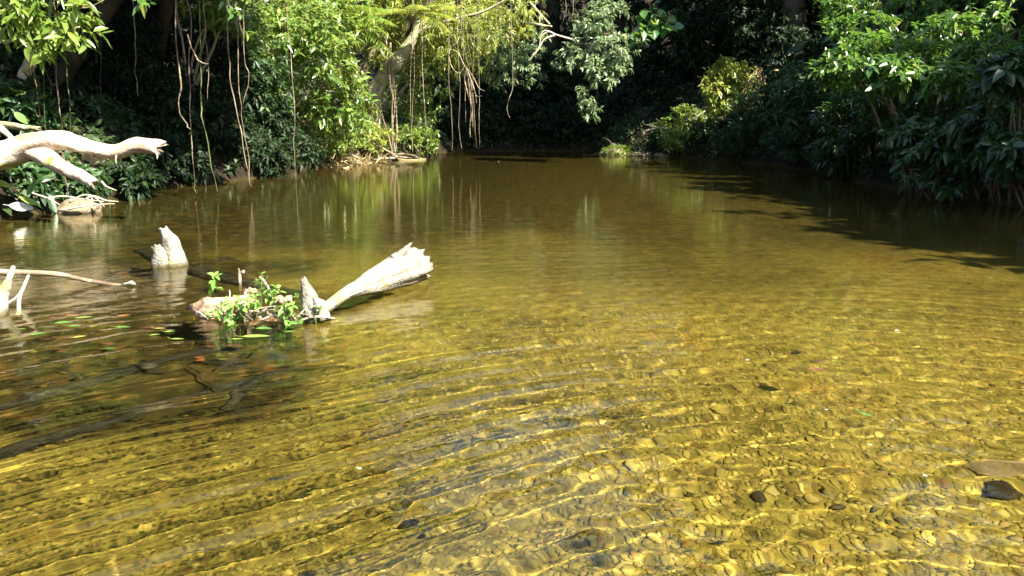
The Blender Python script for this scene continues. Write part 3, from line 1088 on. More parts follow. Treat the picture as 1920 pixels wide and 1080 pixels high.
LC = {'green': (.11, .22, .04), 'yellow': (.40, .33, .06), 'orange': (.36, .13, .04), 'brown': (.17, .075, .035), 'lime': (.24, .32, .06), 'white': (.7, .7, .6)}
for k, c in LC.items():
    flat_mat('litter_' + k, c)
litter = [   # px, py, colour, length, yaw, floating
    (157, 596, 'lime', .12, .4, 1), (120, 606, 'green', .13, .2, 1), (232, 592, 'orange', .09, .5, 1), (175, 612, 'yellow', .05, .9, 1),
    (140, 612, 'green', .09, .1, 1), (230, 614, 'green', .11, 0, 1), (300, 616, 'yellow', .08, .1, 1), (318, 622, 'lime', .07, .3, 1),
    (290, 628, 'lime', .07, .5, 1), (333, 636, 'lime', .09, 0, 1), (150, 632, 'yellow', .08, .6, 1), (297, 592, 'green', .05, .2, 1),
    (42, 617, 'lime', .05, .1, 1), (72, 627, 'green', .1, .6, 1), (105, 600, 'orange', .1, .2, 0), (135, 596, 'orange', .12, 0, 0),
    (228, 516, 'orange', .10, .1, 0), (355, 519, 'green', .05, .1, 1), (480, 632, 'lime', .19, .1, 1), (495, 617, 'green', .12, -.1, 1),
    (545, 622, 'green', .08, .3, 1), (445, 636, 'lime', .08, .2, 1), (205, 660, 'green', .1, .4, 0), (62, 665, 'yellow', .07, .4, 0),
    (420, 680, 'lime', .07, .1, 0), (375, 680, 'orange', .07, .5, 0), (200, 650, 'brown', .12, .4, 0), (280, 620, 'brown', .12, .3, 0),
    (345, 610, 'brown', .1, .2, 0), (90, 640, 'brown', .13, .8, 0), (110, 662, 'brown', .12, .3, 0), (440, 655, 'brown', .12, .3, 0),
    (260, 570, 'brown', .1, .3, 0), (55, 575, 'orange', .08, .1, 0), (400, 655, 'brown', .1, .6, 0), (325, 560, 'brown', .08, .6, 0),
    (1625, 778, 'green', .075, -.9, 1), (1535, 694, 'brown', .11, -.3, 1), (1683, 620, 'white', .03, 0, 1), (1402, 675, 'white', .022, 0, 1),
    (1632, 834, 'white', .016, 0, 1), (1735, 892, 'white', .016, 0, 1), (675, 879, 'white', .018, 0, 1), (1550, 768, 'white', .014, 0, 1),
    (1565, 676, 'green', .04, .1, 1), (1310, 665, 'green', .04, .2, 1), (1280, 650, 'green', .035, .2, 0), (935, 303, 'white', .05, 0, 1), (1045, 290, 'white', .05, 0, 1),
    (660, 577, 'green', .07, .2, 0), (635, 632, 'yellow', .07, .2, 0), (645, 655, 'orange', .05, .2, 0),
]
lm = {}
special = {(1625, 778): 'bright green leaf floating alone in the right foreground', (1535, 694): 'dark reddish brown leaf on the water right of centre',
           (480, 632): 'long yellow-green leaf floating just below the debris heap', (157, 596): 'broad lime leaf floating in the dark shallows below the thin branch',
           (228, 516): 'sunken orange leaf beside the dark stick left of the stump', (1683, 620): 'white petal floating in the right middle distance',
           (1632, 834): 'white fleck floating below the bright green leaf', (675, 879): 'white fleck floating in the lower left middle',
           (1735, 892): 'white fleck floating left of the pale slab', (1402, 675): 'white fleck floating left of the reddish stone',
           (1550, 768): 'tiny white fleck just left of the bright green leaf', (420, 680): 'lime leaf under water below the debris heap',
           (375, 680): 'orange leaf under water left of a lime leaf below the debris heap', (935, 303): 'pale speck floating on far water left of centre',
           (1045, 290): 'pale speck floating on far water near the dark end of the pool', (355, 519): 'small green leaf floating just right of the stump',
           (62, 665): 'yellow leaf under dark water near the left edge', (645, 655): 'small orange leaf on the bed below the driftwood root',
           (635, 632): 'small yellow leaf on the bed below the driftwood root', (660, 577): 'green leaf under water below the driftwood root',
           (120, 606): 'green leaf floating left of the broad lime leaf', (232, 592): 'orange leaf floating alone below the middle of the thin branch', (175, 612): 'tiny yellow leaf floating below the broad lime leaf',
           (140, 612): 'green leaf floating just under the broad lime leaf', (230, 614): 'green leaf floating midway between the left sticks and the chunk', (300, 616): 'yellow leaf floating just left of the splintered chunk',
           (318, 622): 'lime green leaf touching the yellow one left of the chunk', (290, 628): 'lime green leaf floating below the yellow leaf left of the chunk', (333, 636): 'lime green leaf floating lowest, left below the chunk',
           (150, 632): 'yellow leaf floating lowest in the left dark shallows', (297, 592): 'small green leaf floating nearest the chunk on its left', (42, 617): 'small lime green leaf floating below the thin grey stick',
           (72, 627): 'green leaf floating below the left sticks', (105, 600): 'orange leaf sunken left of the broad lime leaf', (135, 596): 'larger orange leaf sunken beside the broad lime leaf',
           (495, 617): 'green leaf floating against the front of the heap', (545, 622): 'green leaf floating below the upright stub', (445, 636): 'lime green leaf floating left of the long yellow-green one',
           (205, 660): 'green leaf sunken at the near side of the dark shallows', (200, 650): 'brown leaf sunken beside the sunken green one in the dark shallows', (280, 620): 'brown leaf sunken between the yellow leaf and the left sticks',
           (345, 610): 'brown leaf sunken right at the foot of the chunk', (90, 640): 'brown leaf sunken near the left edge of the dark shallows', (110, 662): 'brown leaf sunken lowest at the left of the dark shallows',
           (440, 655): 'brown leaf sunken below the middle of the heap', (260, 570): 'brown leaf sunken just below the tip of the thin branch', (400, 655): 'brown leaf sunken below the splintered chunk', (325, 560): 'brown leaf sunken between the thin branch tip and the chunk',
           (1565, 676): 'small green leaf just right of the reddish brown stone', (1310, 665): 'small green leaf afloat right of the picture centre',
           (1280, 650): 'tiny green leaf sunken right of the picture centre', (55, 575): 'orange leaf sunken beside the thin grey stick'}
for i, (x, y, c, L, yaw, fl) in enumerate(litter):
    ratio = [.36, .5, .42][i % 3] if c != 'white' else .8
    p = onwater(x, y, .004) if fl else sink(x, y) + [0, 0, .07]
    me = leaf_mesh(L * .85, L * .85 * ratio, i)
    o = link('leaf', me, M['litter_' + c], loc=tuple(p), receiver=True)
    o.rotation_euler = (0, 0, yaw) if fl else (.15, .2, yaw)
    lab = special.get((x, y))
    if lab:
        tag(o, lab, 'leaf', 'loose leaves in the water')
    else:
        st = 'floating' if fl else 'lying sunken'
        tag(o, '%s leaf %s in the dark shallows around the debris heap' % ({'lime': 'lime green'}.get(c, c), st), 'leaf', 'loose leaves in the water')

# ---------------------------------------------------------------- vegetation
def Bp(px, py, Y, rx, rz, depth):
    s = Y / FPX
    return (at(px, py, Y), (rx * s, depth, rz * s))


TGAP = [(at(722, 140, 22.4), .6), (at(735, 230, 22.2), .6), (at(690, 265, 21.5), .7), (at(640, 282, 20.4), .7), (at(770, 80, 22.4), .4)]
RGAP = [(at(1600, 100, 13.6), .5), (at(1700, 110, 13.0), .4)]
CARVE += [(at(1620, 60, 14.6), 1.0), (at(1760, 60, 14.6), 1.0), (at(1870, 40, 14.0), .7), (at(1650, 130, 12.6), .45), (at(1580, 110, 13.2), .45), (at(1110, 110, 22), 2.3), (at(690, 120, 21), 2.5), (at(560, 90, 18.5), 2.0), (at(1370, 160, 23), 1.8), (at(1160, 278, 26), 1.0), (at(1275, 240, 24.5), 1.1), (at(970, 90, 25), 1.0),
          (at(150, 285, 9.3), .9), (at(90, 70, 10.3), .8), (at(120, 380, 10), .6)]


def tree(name, label, base, top, blobs, count, n, L, W, mat, seed, r=.2, bark='bark_dark', group=None, carve=True, lean=None, **kw):
    """tapered trunk, limbs into each clump of the crown, leaves"""
    base = np.asarray(base, float)
    base[2] = float(ground_z(base[0], base[1])) - .1
    root = thing(name, label, 'tree', base, group)
    top = np.asarray(top, float)
    rng = np.random.RandomState(seed)
    mid = base + (top - base) * .5 + (np.asarray(lean) if lean is not None else rng.normal(0, .25, 3) * [1, 1, 0])
    tube_obj('trunk', [base, mid, top], [r * 1.25, r, r * .5], M[bark], root, n=30, segs=12, rough=.22, freq=6, seed=seed)
    for i, (c, rad) in enumerate(blobs):
        a0 = base + (top - base) * rng.uniform(.5, .95)
        c = np.asarray(c)
        tube_obj('limb', [a0, a0 + (c - a0) * .5 + [0, 0, .3], c], [r * .45, r * .3, r * .12], M[bark], root, n=14, segs=7, rough=.2, seed=seed + i)
    (V, F, _), P = foliage(blobs, count, n, L, W, seed, carve=carve, **kw)
    link('crown', mesh('crown', V - np.array(root.location), F), M[mat], root)
    return root


# --- trees whose crowns rise above the picture: right bank, far end, left bank
for i, y in enumerate([-3.5, .5, 4.5, 8.5, 12.5, 16.5]):
    x = 10.6 + .4 * math.sin(i * 2.1)
    tree('rainforest_tree', ['shady tree on the right bank behind the photographer', 'shady tree on the near right bank outside the view', 'dark tree rising behind the broad-leaved shrubs at the right edge',
                             'dark tree on the right bank behind the sunlit broad leaves', 'dark tree on the right bank behind the rosette shrubs', 'dark tree on the right bank at the start of the far bend'][i],
         (x, y, 0), (x + 1.5, y, 7.5),
         [((x - .9, y, 4.0), (1.4, 2.3, 1.5)), ((x + .7, y + .6, 5.9), (1.9, 2.4, 1.7)), ((x + 2.6, y - .5, 8.2), (2.4, 2.6, 2.2))],
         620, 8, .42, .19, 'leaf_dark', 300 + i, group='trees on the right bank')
for i, (x, y, h) in enumerate([(8.6, 20.8, 13), (10.8, 22.6, 16), (7.4, 24.4, 14.5), (10.2, 26.0, 18), (6.4, 28.4, 14), (9.2, 30.0, 17)]):
    tree('rainforest_tree', ['tall dark tree at the right bend beside the sunlit shrub', 'tall dark tree behind the shrub on the right bend', 'tall tree shading the far end of the pool from the right', 'tallest dark tree at the back right of the pool',
                             'dark tree standing behind the small grassy mound', 'dark tree far back right beyond the pool'][i],
         (x + 1, y, 0), (x, y, h),
         [((x, y, h * .32), (1.7, 1.7, 1.6)), ((x + .6, y + .4, h * .5), (2.1, 2.0, 1.9)), ((x - .2, y - .3, h * .7), (2.3, 2.1, 2.0)), ((x + .3, y, h * .9), (2.2, 2.1, 1.9))],
         760, 8, .38, .17, 'leaf_dark', 330 + i, r=.28, group='trees at the far end')
for i, (x, y, h) in enumerate([(-3.6, 31.5, 13.5), (-1.0, 32.5, 12.6), (1.6, 31.8, 12.2), (4.2, 32.6, 13.5), (-6.4, 29.5, 13), (-8.6, 26.0, 10), (-10, 22, 9)]):
    tree('rainforest_tree', ['dark tree closing the far end of the pool at left', 'dark tree at the centre of the far end of the pool', 'dark tree behind the hanging pale clump', 'dark tree at the far end beside the big round leaves',
                             'tree behind the leaning pale trunk', 'tree behind the sunlit thicket', 'tree on the slope behind the glossy shrubs'][i],
         (x, y, 0), (x, y, h),
         [((x, y - .6, 2.0), (1.9, 1.2, 1.4)), ((x + .5, y, h * .45), (2.0, 1.4, 1.6)), ((x - .3, y - .2, h * .7), (2.1, 1.6, 1.8)), ((x, y, h * .9), (1.9, 1.5, 1.4))],
         1200, 8, .26, .10, 'leaf_dark', 360 + i, r=.22, group='trees at the far end')
for i, (b, blobs) in enumerate([
    ((-9.6, 10.4), [((-6.6, 10.9, 5.3), (1.5, 1.5, .9)), ((-8.6, 10.5, 5.6), (1.6, 1.6, 1.3)), ((-5.0, 11.6, 5.3), (1.2, 1.2, .7)), ((-5.4, 9.9, 5.3), (1.2, 1.1, .7))]),
    ((-7.6, 13.4), [((-4.6, 12.9, 5.5), (1.5, 1.4, .9)), ((-6.4, 13.6, 5.6), (1.6, 1.5, 1.2)), ((-3.4, 13.3, 5.6), (1.0, 1.1, .7)), ((-3.6, 11.3, 5.5), (1.3, 1.2, .7)), ((-2.7, 12.3, 5.6), (.9, .9, .6))]),
    ((-7.2, 16.2), [((-5.6, 15.4, 5.7), (1.5, 1.3, 1.1)), ((-7.5, 15.8, 6.0), (1.7, 1.6, 1.5)), ((-4.2, 14.9, 5.9), (1.1, 1.0, .8))]),
    ((-10.2, 12.6), [((-9.6, 12.6, 5.2), (1.9, 2.0, 1.8)), ((-9.2, 15.2, 6.0), (1.9, 1.9, 1.8)), ((-9.8, 9.6, 6.6), (1.9, 1.9, 1.8))]),
    ((-10.5, 18.4), [((-8.8, 18.4, 5.4), (1.8, 1.7, 1.8)), ((-10.5, 19, 7.2), (2.2, 2.2, 2.2)), ((-7.0, 18.6, 7.4), (1.7, 1.5, 1.3))]),
    ((-9.8, 5.2), [((-8.6, 5.4, 5.8), (1.6, 1.9, 1.6)), ((-9.8, 3.2, 6.6), (2, 2, 2)), ((-9.2, 7.4, 6.4), (1.8, 1.8, 1.6))])]):
    tree('rainforest_tree', ['overhanging tree on the left bank above the forked log', 'tree leaning over the water with the longest hanging vines', 'dark tree on the left bank where the bright thicket starts',
                             'dark tree deep in the shade behind the left bank', 'dark tree on the slope behind the left bank vines', 'tree on the near left bank outside the view'][i],
         (b[0], b[1], 0), np.mean([c for c, r in blobs], axis=0) + [0, 0, .4], blobs, 850, 8, .36, .15, 'leaf_dark', 390 + i, r=.11, group='trees on the left bank')

# --- low ground cover on the banks
rg = np.random.RandomState(411)
GCX = rg.uniform(-11, 11, 60000)
GCY = rg.uniform(7.5, 33, 60000)
e_ = -shore(GCX, GCY)
ok = (e_ > .04) & (e_ < 3.0) & (rg.rand(60000) < .85)
GCX, GCY = GCX[ok][:9000], GCY[ok][:9000]
P = np.stack([GCX, GCY, ground_z(GCX, GCY) + .01], -1)
A = norm(rg.normal(0, .5, P.shape) + [0, -.25, .8])
V, F, _ = sprays(P, A, 6, .13, .055, rg, twig=1.3)
gc = link('ground_cover', mesh('ground_cover', V, F), M['leaf_cover'])
tag(gc, 'low leafy ground cover on the river banks', 'plants')
gc['kind'] = 'stuff'

for i, (b_, bl, lab) in enumerate([
    ((-6.6, 21.0), [Bp(520, -70, 20.6, 90, 60, .8), Bp(620, -110, 21.2, 90, 70, .9), Bp(560, -170, 21.4, 110, 60, .9)], 'sunlit tree rising above the glossy shrub of the thicket'),
    ((-5.0, 25.2), [Bp(720, -80, 24.2, 90, 60, .8), Bp(800, -130, 24.8, 90, 70, .9), Bp(700, -170, 25, 110, 60, .9), Bp(880, -70, 25, 60, 50, .8)], 'sunlit tree rising above the leaning pale trunk')]):
    tree('rainforest_tree', lab, (b_[0], b_[1], 0), bl[1][0], bl, 900, 8, .18, .06, 'leaf_lit', 405 + i, r=.16, bark='bark', group='trees above the sunlit thicket', carve=TGAP)

# --- left bank: dark undergrowth
left = [
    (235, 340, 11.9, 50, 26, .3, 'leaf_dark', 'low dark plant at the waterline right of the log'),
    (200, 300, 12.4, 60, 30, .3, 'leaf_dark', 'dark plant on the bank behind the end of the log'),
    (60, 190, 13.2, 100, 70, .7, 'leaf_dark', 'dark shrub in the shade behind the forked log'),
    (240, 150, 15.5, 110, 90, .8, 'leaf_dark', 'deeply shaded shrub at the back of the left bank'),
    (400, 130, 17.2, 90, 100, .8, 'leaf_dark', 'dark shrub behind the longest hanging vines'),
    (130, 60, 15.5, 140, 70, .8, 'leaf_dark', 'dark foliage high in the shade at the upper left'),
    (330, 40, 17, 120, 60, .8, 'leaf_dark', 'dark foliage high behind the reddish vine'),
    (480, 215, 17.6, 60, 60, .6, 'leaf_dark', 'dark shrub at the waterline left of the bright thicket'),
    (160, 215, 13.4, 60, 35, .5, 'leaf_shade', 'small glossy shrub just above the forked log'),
    (30, 215, 10.6, 45, 35, .4, 'leaf_big_shade', 'broad-leaved plant at the left edge above the log'),
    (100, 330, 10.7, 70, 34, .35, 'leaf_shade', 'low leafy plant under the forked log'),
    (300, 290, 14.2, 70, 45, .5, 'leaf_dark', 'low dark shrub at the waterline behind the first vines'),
    (20, 330, 10.2, 50, 45, .35, 'leaf_big_shade', 'large-leaved plant under the log at the left edge'),
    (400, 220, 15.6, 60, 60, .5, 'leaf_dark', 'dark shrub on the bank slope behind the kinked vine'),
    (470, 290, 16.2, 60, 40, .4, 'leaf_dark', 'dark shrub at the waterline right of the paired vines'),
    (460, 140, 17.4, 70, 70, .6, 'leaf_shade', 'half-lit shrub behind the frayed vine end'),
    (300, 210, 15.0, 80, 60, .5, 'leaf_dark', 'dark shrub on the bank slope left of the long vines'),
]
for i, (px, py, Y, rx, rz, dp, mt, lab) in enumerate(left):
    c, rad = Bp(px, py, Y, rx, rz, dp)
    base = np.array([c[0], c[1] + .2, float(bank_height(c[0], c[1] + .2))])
    big = mt == 'leaf_big_shade'
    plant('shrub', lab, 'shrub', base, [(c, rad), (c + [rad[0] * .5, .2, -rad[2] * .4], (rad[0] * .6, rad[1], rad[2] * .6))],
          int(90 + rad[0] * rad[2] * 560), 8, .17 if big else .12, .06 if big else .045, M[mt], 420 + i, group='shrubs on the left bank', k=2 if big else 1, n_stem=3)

# drooping lit branch at the upper left
root = thing('leafy_branch', 'sunlit leafy branch drooping at the upper left corner', 'branch', at(20, -20, 10.2))
tube_obj('stem', [at(-60, -40, 10.2), at(20, 20, 10.2), at(60, 60, 10.2), at(110, 62, 10.2), at(150, 50, 10.2)], [.03, .028, .022, .016, .008], M['pale_twig'], root, n=30, segs=8, rough=.2, seed=450)
tube_obj('stem', [at(60, 55, 10.2), at(75, 85, 10.2), at(70, 110, 10.2)], [.02, .016, .008], M['pale_twig'], root, n=16, segs=7, rough=.2, seed=451)
tube_obj('stem', [at(95, -30, 10.4), at(130, 10, 10.4), at(165, 14, 10.4), at(195, 0, 10.4)], [.016, .013, .01, .006], M['vine'], root, n=16, segs=7, rough=.2, seed=452)
(V, F, _), P = foliage([Bp(60, 30, 10.2, 60, 30, .3), Bp(145, 55, 10.2, 26, 16, .2), Bp(20, 45, 10.2, 45, 14, .2), Bp(110, 10, 10.4, 60, 20, .3), Bp(85, 78, 10.2, 26, 12, .2)], 105, 6, .15, .055, 453, axis=(.2, -.2, -.4), k=2, ground=False)
link('foliage', mesh('foliage', V - np.array(root.location), F), M['leaf_lit'], root)
for i, (px, py, Y, lab) in enumerate([(255, 5, 10.5, 'pair of bright leaves hanging from the top edge left of the reddish vine'), (430, 25, 11.5, 'sprig of bright leaves at the top between the paired vines'),
                                      (452, 68, 11.5, 'small bright drooping sprig beside the paired vines'), (415, 5, 12, 'bright leaf sprig at the top edge above the paired vines')]):
    root = thing('leaf_sprig', lab, 'sprig', at(px, py - 20, Y))
    p0 = at(px, py - 14, Y)
    tube_obj('stem', [at(px - 12, py - 60, Y), p0, at(px + 4, py, Y)], [.006, .005, .003], M['twig'], root, n=8, segs=5, seed=460 + i)
    V, F, _ = sprays(np.array([p0, p0 + [.05, 0, -.03]]), np.array([[.3, -.2, -.6], [.6, -.1, -.3]]), 5, .13, .055, np.random.RandomState(460 + i), k=2)
    link('foliage', mesh('foliage', V - np.array(root.location), F), M['leaf_glossy'], root)

# --- the sunlit thicket left of centre
thick = [
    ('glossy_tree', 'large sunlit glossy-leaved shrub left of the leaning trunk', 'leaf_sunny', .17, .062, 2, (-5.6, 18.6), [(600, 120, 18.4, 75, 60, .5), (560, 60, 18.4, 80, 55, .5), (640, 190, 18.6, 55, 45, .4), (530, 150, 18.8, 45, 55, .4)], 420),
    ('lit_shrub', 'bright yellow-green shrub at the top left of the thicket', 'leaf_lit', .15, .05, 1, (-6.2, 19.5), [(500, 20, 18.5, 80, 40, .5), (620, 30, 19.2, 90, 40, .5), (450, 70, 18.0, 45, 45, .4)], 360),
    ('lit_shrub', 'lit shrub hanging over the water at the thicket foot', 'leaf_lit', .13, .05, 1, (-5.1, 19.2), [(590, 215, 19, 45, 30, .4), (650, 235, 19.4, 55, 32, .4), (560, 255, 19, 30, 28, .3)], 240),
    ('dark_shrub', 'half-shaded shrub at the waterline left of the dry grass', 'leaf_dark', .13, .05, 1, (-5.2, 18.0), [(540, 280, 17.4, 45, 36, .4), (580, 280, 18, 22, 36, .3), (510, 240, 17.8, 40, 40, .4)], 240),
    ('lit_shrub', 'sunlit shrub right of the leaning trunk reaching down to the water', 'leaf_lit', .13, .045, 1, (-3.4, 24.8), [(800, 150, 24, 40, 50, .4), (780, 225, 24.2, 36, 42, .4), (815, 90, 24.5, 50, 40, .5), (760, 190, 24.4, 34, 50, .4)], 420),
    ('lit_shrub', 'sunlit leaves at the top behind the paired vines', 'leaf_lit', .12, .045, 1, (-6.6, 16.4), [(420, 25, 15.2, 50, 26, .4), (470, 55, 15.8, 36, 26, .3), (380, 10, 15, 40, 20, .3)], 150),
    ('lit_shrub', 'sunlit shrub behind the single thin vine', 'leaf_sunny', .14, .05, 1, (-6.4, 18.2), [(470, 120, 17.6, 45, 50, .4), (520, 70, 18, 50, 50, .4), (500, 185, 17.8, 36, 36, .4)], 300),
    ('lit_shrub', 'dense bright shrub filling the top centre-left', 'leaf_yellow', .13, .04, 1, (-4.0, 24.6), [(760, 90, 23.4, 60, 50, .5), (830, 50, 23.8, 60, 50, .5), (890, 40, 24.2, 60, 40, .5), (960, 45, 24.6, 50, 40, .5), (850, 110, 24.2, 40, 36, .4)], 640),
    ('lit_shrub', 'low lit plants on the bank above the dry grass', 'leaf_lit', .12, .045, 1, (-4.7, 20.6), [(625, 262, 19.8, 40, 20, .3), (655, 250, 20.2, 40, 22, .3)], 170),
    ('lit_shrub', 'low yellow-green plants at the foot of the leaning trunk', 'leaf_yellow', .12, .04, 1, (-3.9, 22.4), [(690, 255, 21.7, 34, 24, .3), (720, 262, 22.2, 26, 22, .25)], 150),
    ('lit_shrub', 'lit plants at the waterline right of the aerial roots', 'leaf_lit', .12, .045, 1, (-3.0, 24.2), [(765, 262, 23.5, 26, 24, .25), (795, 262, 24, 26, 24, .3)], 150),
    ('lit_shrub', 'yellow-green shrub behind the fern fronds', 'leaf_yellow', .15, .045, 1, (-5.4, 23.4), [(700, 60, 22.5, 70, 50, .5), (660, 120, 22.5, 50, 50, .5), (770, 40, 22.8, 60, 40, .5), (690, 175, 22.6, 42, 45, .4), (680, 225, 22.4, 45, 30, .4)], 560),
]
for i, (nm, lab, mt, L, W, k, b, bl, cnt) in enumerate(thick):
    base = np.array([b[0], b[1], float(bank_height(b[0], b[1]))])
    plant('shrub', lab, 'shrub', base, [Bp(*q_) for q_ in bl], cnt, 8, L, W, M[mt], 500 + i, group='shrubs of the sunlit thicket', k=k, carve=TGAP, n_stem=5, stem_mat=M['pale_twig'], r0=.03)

# leaning pale tree
YT = 22.4
base = at(708, 262, YT)
base[2] = float(bank_height(base[0], base[1])) - .1
root = thing('leaning_tree', 'pale mossy leaning trunk with aerial roots at the lit bend', 'tree', base)
tube_obj('trunk', [base, at(700, 215, YT), at(704, 178, YT), at(722, 140, YT), at(748, 108, YT), at(778, 62, YT), at(800, 10, YT), at(815, -60, YT)], [.19, .18, .2, .23, .21, .14, .12, .1], M['pale_bark'], root, n=80, segs=22, rough=.3, freq=9, seed=530, fine=.1)
tube_obj('limb', [at(745, 112, YT), at(765, 100, YT), at(772, 75, YT + .2)], [.12, .1, .05], M['pale_bark'], root, n=16, segs=10, rough=.25, seed=531)
tube_obj('limb', [at(778, 62, YT), at(840, 40, YT), at(905, 22, YT), at(965, -10, YT)], [.06, .045, .032, .02], M['pale_bark'], root, n=24, segs=9, rough=.35, seed=532)
tube_obj('limb', [at(735, 128, YT), at(712, 85, YT + .2), at(725, 35, YT + .3), at(720, -20, YT + .3)], [.06, .05, .045, .04], M['pale_bark'], root, n=24, segs=9, rough=.25, seed=533)
AR = [[(712, 188), (716, 215), (728, 255), (738, 296)], [(732, 80), (736, 150), (735, 215), (737, 296)], [(728, 90), (732, 160), (740, 200), (736, 240), (742, 297)], [(722, 60), (726, 100), (722, 150)], [(700, 190), (692, 230), (700, 280)],
      [(736, 120), (741, 180), (744, 250), (740, 298)], [(715, 215), (690, 250), (672, 285)]]
for i, pl in enumerate(AR):
    tube_obj('aerial_root', [at(x, y, YT - .35) for x, y in pl], [.026, .022, .022, .02], M['root'], root, n=26, segs=7, rough=.25, freq=7, seed=535 + i)
(V, F, _), P = foliage([Bp(770, 10, YT, 90, 36, .7), Bp(850, 20, YT + .4, 70, 40, .7), Bp(900, 45, YT + .6, 60, 40, .6), Bp(820, 60, YT + .2, 55, 30, .5), Bp(700, 10, YT + .5, 60, 30, .5), Bp(960, 10, YT + .6, 60, 30, .6), Bp(880, 100, YT + 1.2, 50, 36, .5), Bp(760, -70, YT, 120, 60, 1.2)],
                       900, 8, .15, .034, 545, axis=(0, -.1, -.6), spread=(25, 60), carve=TGAP)
link('crown', mesh('crown', V - np.array(root.location), F), M['leaf_yellow'], root)


# tree fern / palm fronds
def frond(parent, p0, d, L, seed, mat, pin=.16):
    rng = np.random.RandomState(seed)
    d = norm(np.asarray(d, float))
    t = np.linspace(0, 1, 22)
    C = np.asarray(p0) + d * (t * L)[:, None] + np.array([0, 0, -1.]) * (L * .45 * t ** 2)[:, None]
    T = norm(np.gradient(C, axis=0))
    side = norm(np.cross(T, UP))
    V1, T1, Q1 = tube(C[::3], [.012, .008, .003], n=16, segs=5)
    ps, ds, ls = [], [], []
    for i in range(2, 22):
        for s in (-1, 1):
            ps.append(C[i])
            ds.append(side[i] * s + T[i] * .55 + np.array([0, 0, -.15]))
            ls.append(pin * L * .9 * math.sin(math.pi * (.12 + .85 * t[i])) + .03)
    V2, T2, _ = leaf_geo(np.array(ps), np.array(ds), np.tile(UP, (len(ps), 1)) + rng.normal(0, .15, (len(ps), 3)), np.array(ls) * 2.0, np.array(ls) * .34, 1, .2)
    o0 = np.array(parent.location)
    V, Tt, Qq = join([(V1, T1, Q1), (V2, T2, None)])
    link('frond', mesh('frond', V - o0, Tt, Qq), mat, parent)


for i, (px, py, Y, lab, mt, ds) in enumerate([
    (640, 35, 20.4, 'tree fern with arching lit fronds above the leaning trunk', 'leaf_lit', [(1, -.2, .35), (.8, -.5, .1), (.5, -.6, .5), (1, .1, .7), (-.6, -.5, .4), (.1, -.8, .4), (.9, -.4, -.2)]),
    (775, 25, 21.6, 'fern fronds sprouting from the top of the leaning trunk', 'leaf_yellow', [(1, -.3, .3), (.7, -.6, .0), (.2, -.8, .4), (-.7, -.5, .3), (.9, -.2, .6)]),
    (640, 205, 20.2, 'small fern under the glossy shrub', 'leaf_glossy', [(1, -.3, .2), (.4, -.7, .2), (-.6, -.5, .3)]),
]):
    c = at(px, py, Y)
    root = thing('fern', lab, 'fern', c)
    hb = float(bank_height(c[0], c[1]))
    tube_obj('stem', [c + [-.25, .5, -.5], c + [-.05, .15, -.25], c], [.05, .045, .035], M['bark_dark'], root, n=14, segs=8, rough=.3, seed=560 + i)
    for j, d in enumerate(ds):
        frond(root, c, d, [1.5, 1.3, .9][i], 570 + 10 * i + j, M[mt])

# dry grass, roots and litter on the bend
for i, (px, py, Y, n, lab) in enumerate([(612, 296, 19.6, 90, 'dry straw-coloured grass tuft at the waterline below the thicket'), (665, 270, 20.6, 120, 'dry grass clump at the foot of the leaning trunk'),
                                         (700, 285, 21.4, 90, 'straw tuft among the aerial roots'), (640, 282, 20.4, 90, 'bleached grass tuft on the bank left of the aerial roots')]):
    c = at(px, py, Y)
    c[2] = float(bank_height(c[0], c[1]))
    rg = np.random.RandomState(600 + i)
    P = c + rg.normal(0, .22, (n, 3)) * [1.3, .5, 0] + [0, 0, .05]
    P[:, 2] = bank_height(P[:, 0], P[:, 1])
    D = norm(rg.normal(0, .5, (n, 3)) + [0, -.4, .7])
    V, F, _ = leaf_geo(P, D, rg.normal(0, 1, (n, 3)), rg.uniform(.35, .85, n), rg.uniform(.016, .035, n), 3, .5)
    root = link('grass_tuft', mesh('grass_tuft', V - c, F), M['straw'], loc=tuple(c))
    tag(root, lab, 'grass', 'dry grass on the bend')
RT = [[(690, 250), (655, 275), (610, 300)], [(700, 255), (670, 290), (640, 302)], [(735, 292), (760, 296), (790, 297)], [(738, 290), (765, 290), (782, 294)], [(700, 270), (730, 285), (745, 296)], [(620, 262), (640, 280), (675, 298)], [(590, 265), (605, 285), (610, 302)], [(745, 296), (725, 297), (700, 300)]]
for i, pl in enumerate(RT):
    Y = 20.5 if pl[0][0] < 640 else 21.8
    o = tube_obj('root', [at(x, y, Y - .2 * k) for k, (x, y) in enumerate(pl)], [.035, .03, .018], M['root'], n=20, segs=7, rough=.3, seed=620 + i)
    tag(o, ['bare root running left from the leaning trunk to the water', 'second bare root below it reaching the waterline', 'bleached root lying along the water right of the aerial roots', 'short root above the bleached waterline root',
            'root tucked under the leaning trunk foot', 'root crossing the dry grass on the bend', 'dark-edged root at the left end of the dry grass', 'root lying flat at the water below the aerial roots'][i], 'root', 'bare roots on the bend')
c = at(755, 293, 23.2)
o = link('gravel_spit', rock_mesh(77, 3, .55), M['bark'], loc=(c[0], c[1] - .3, .0))
o.scale = (.5, .3, .10)
tag(o, 'low muddy spit with roots at the foot of the leaning tree', 'mud bank')

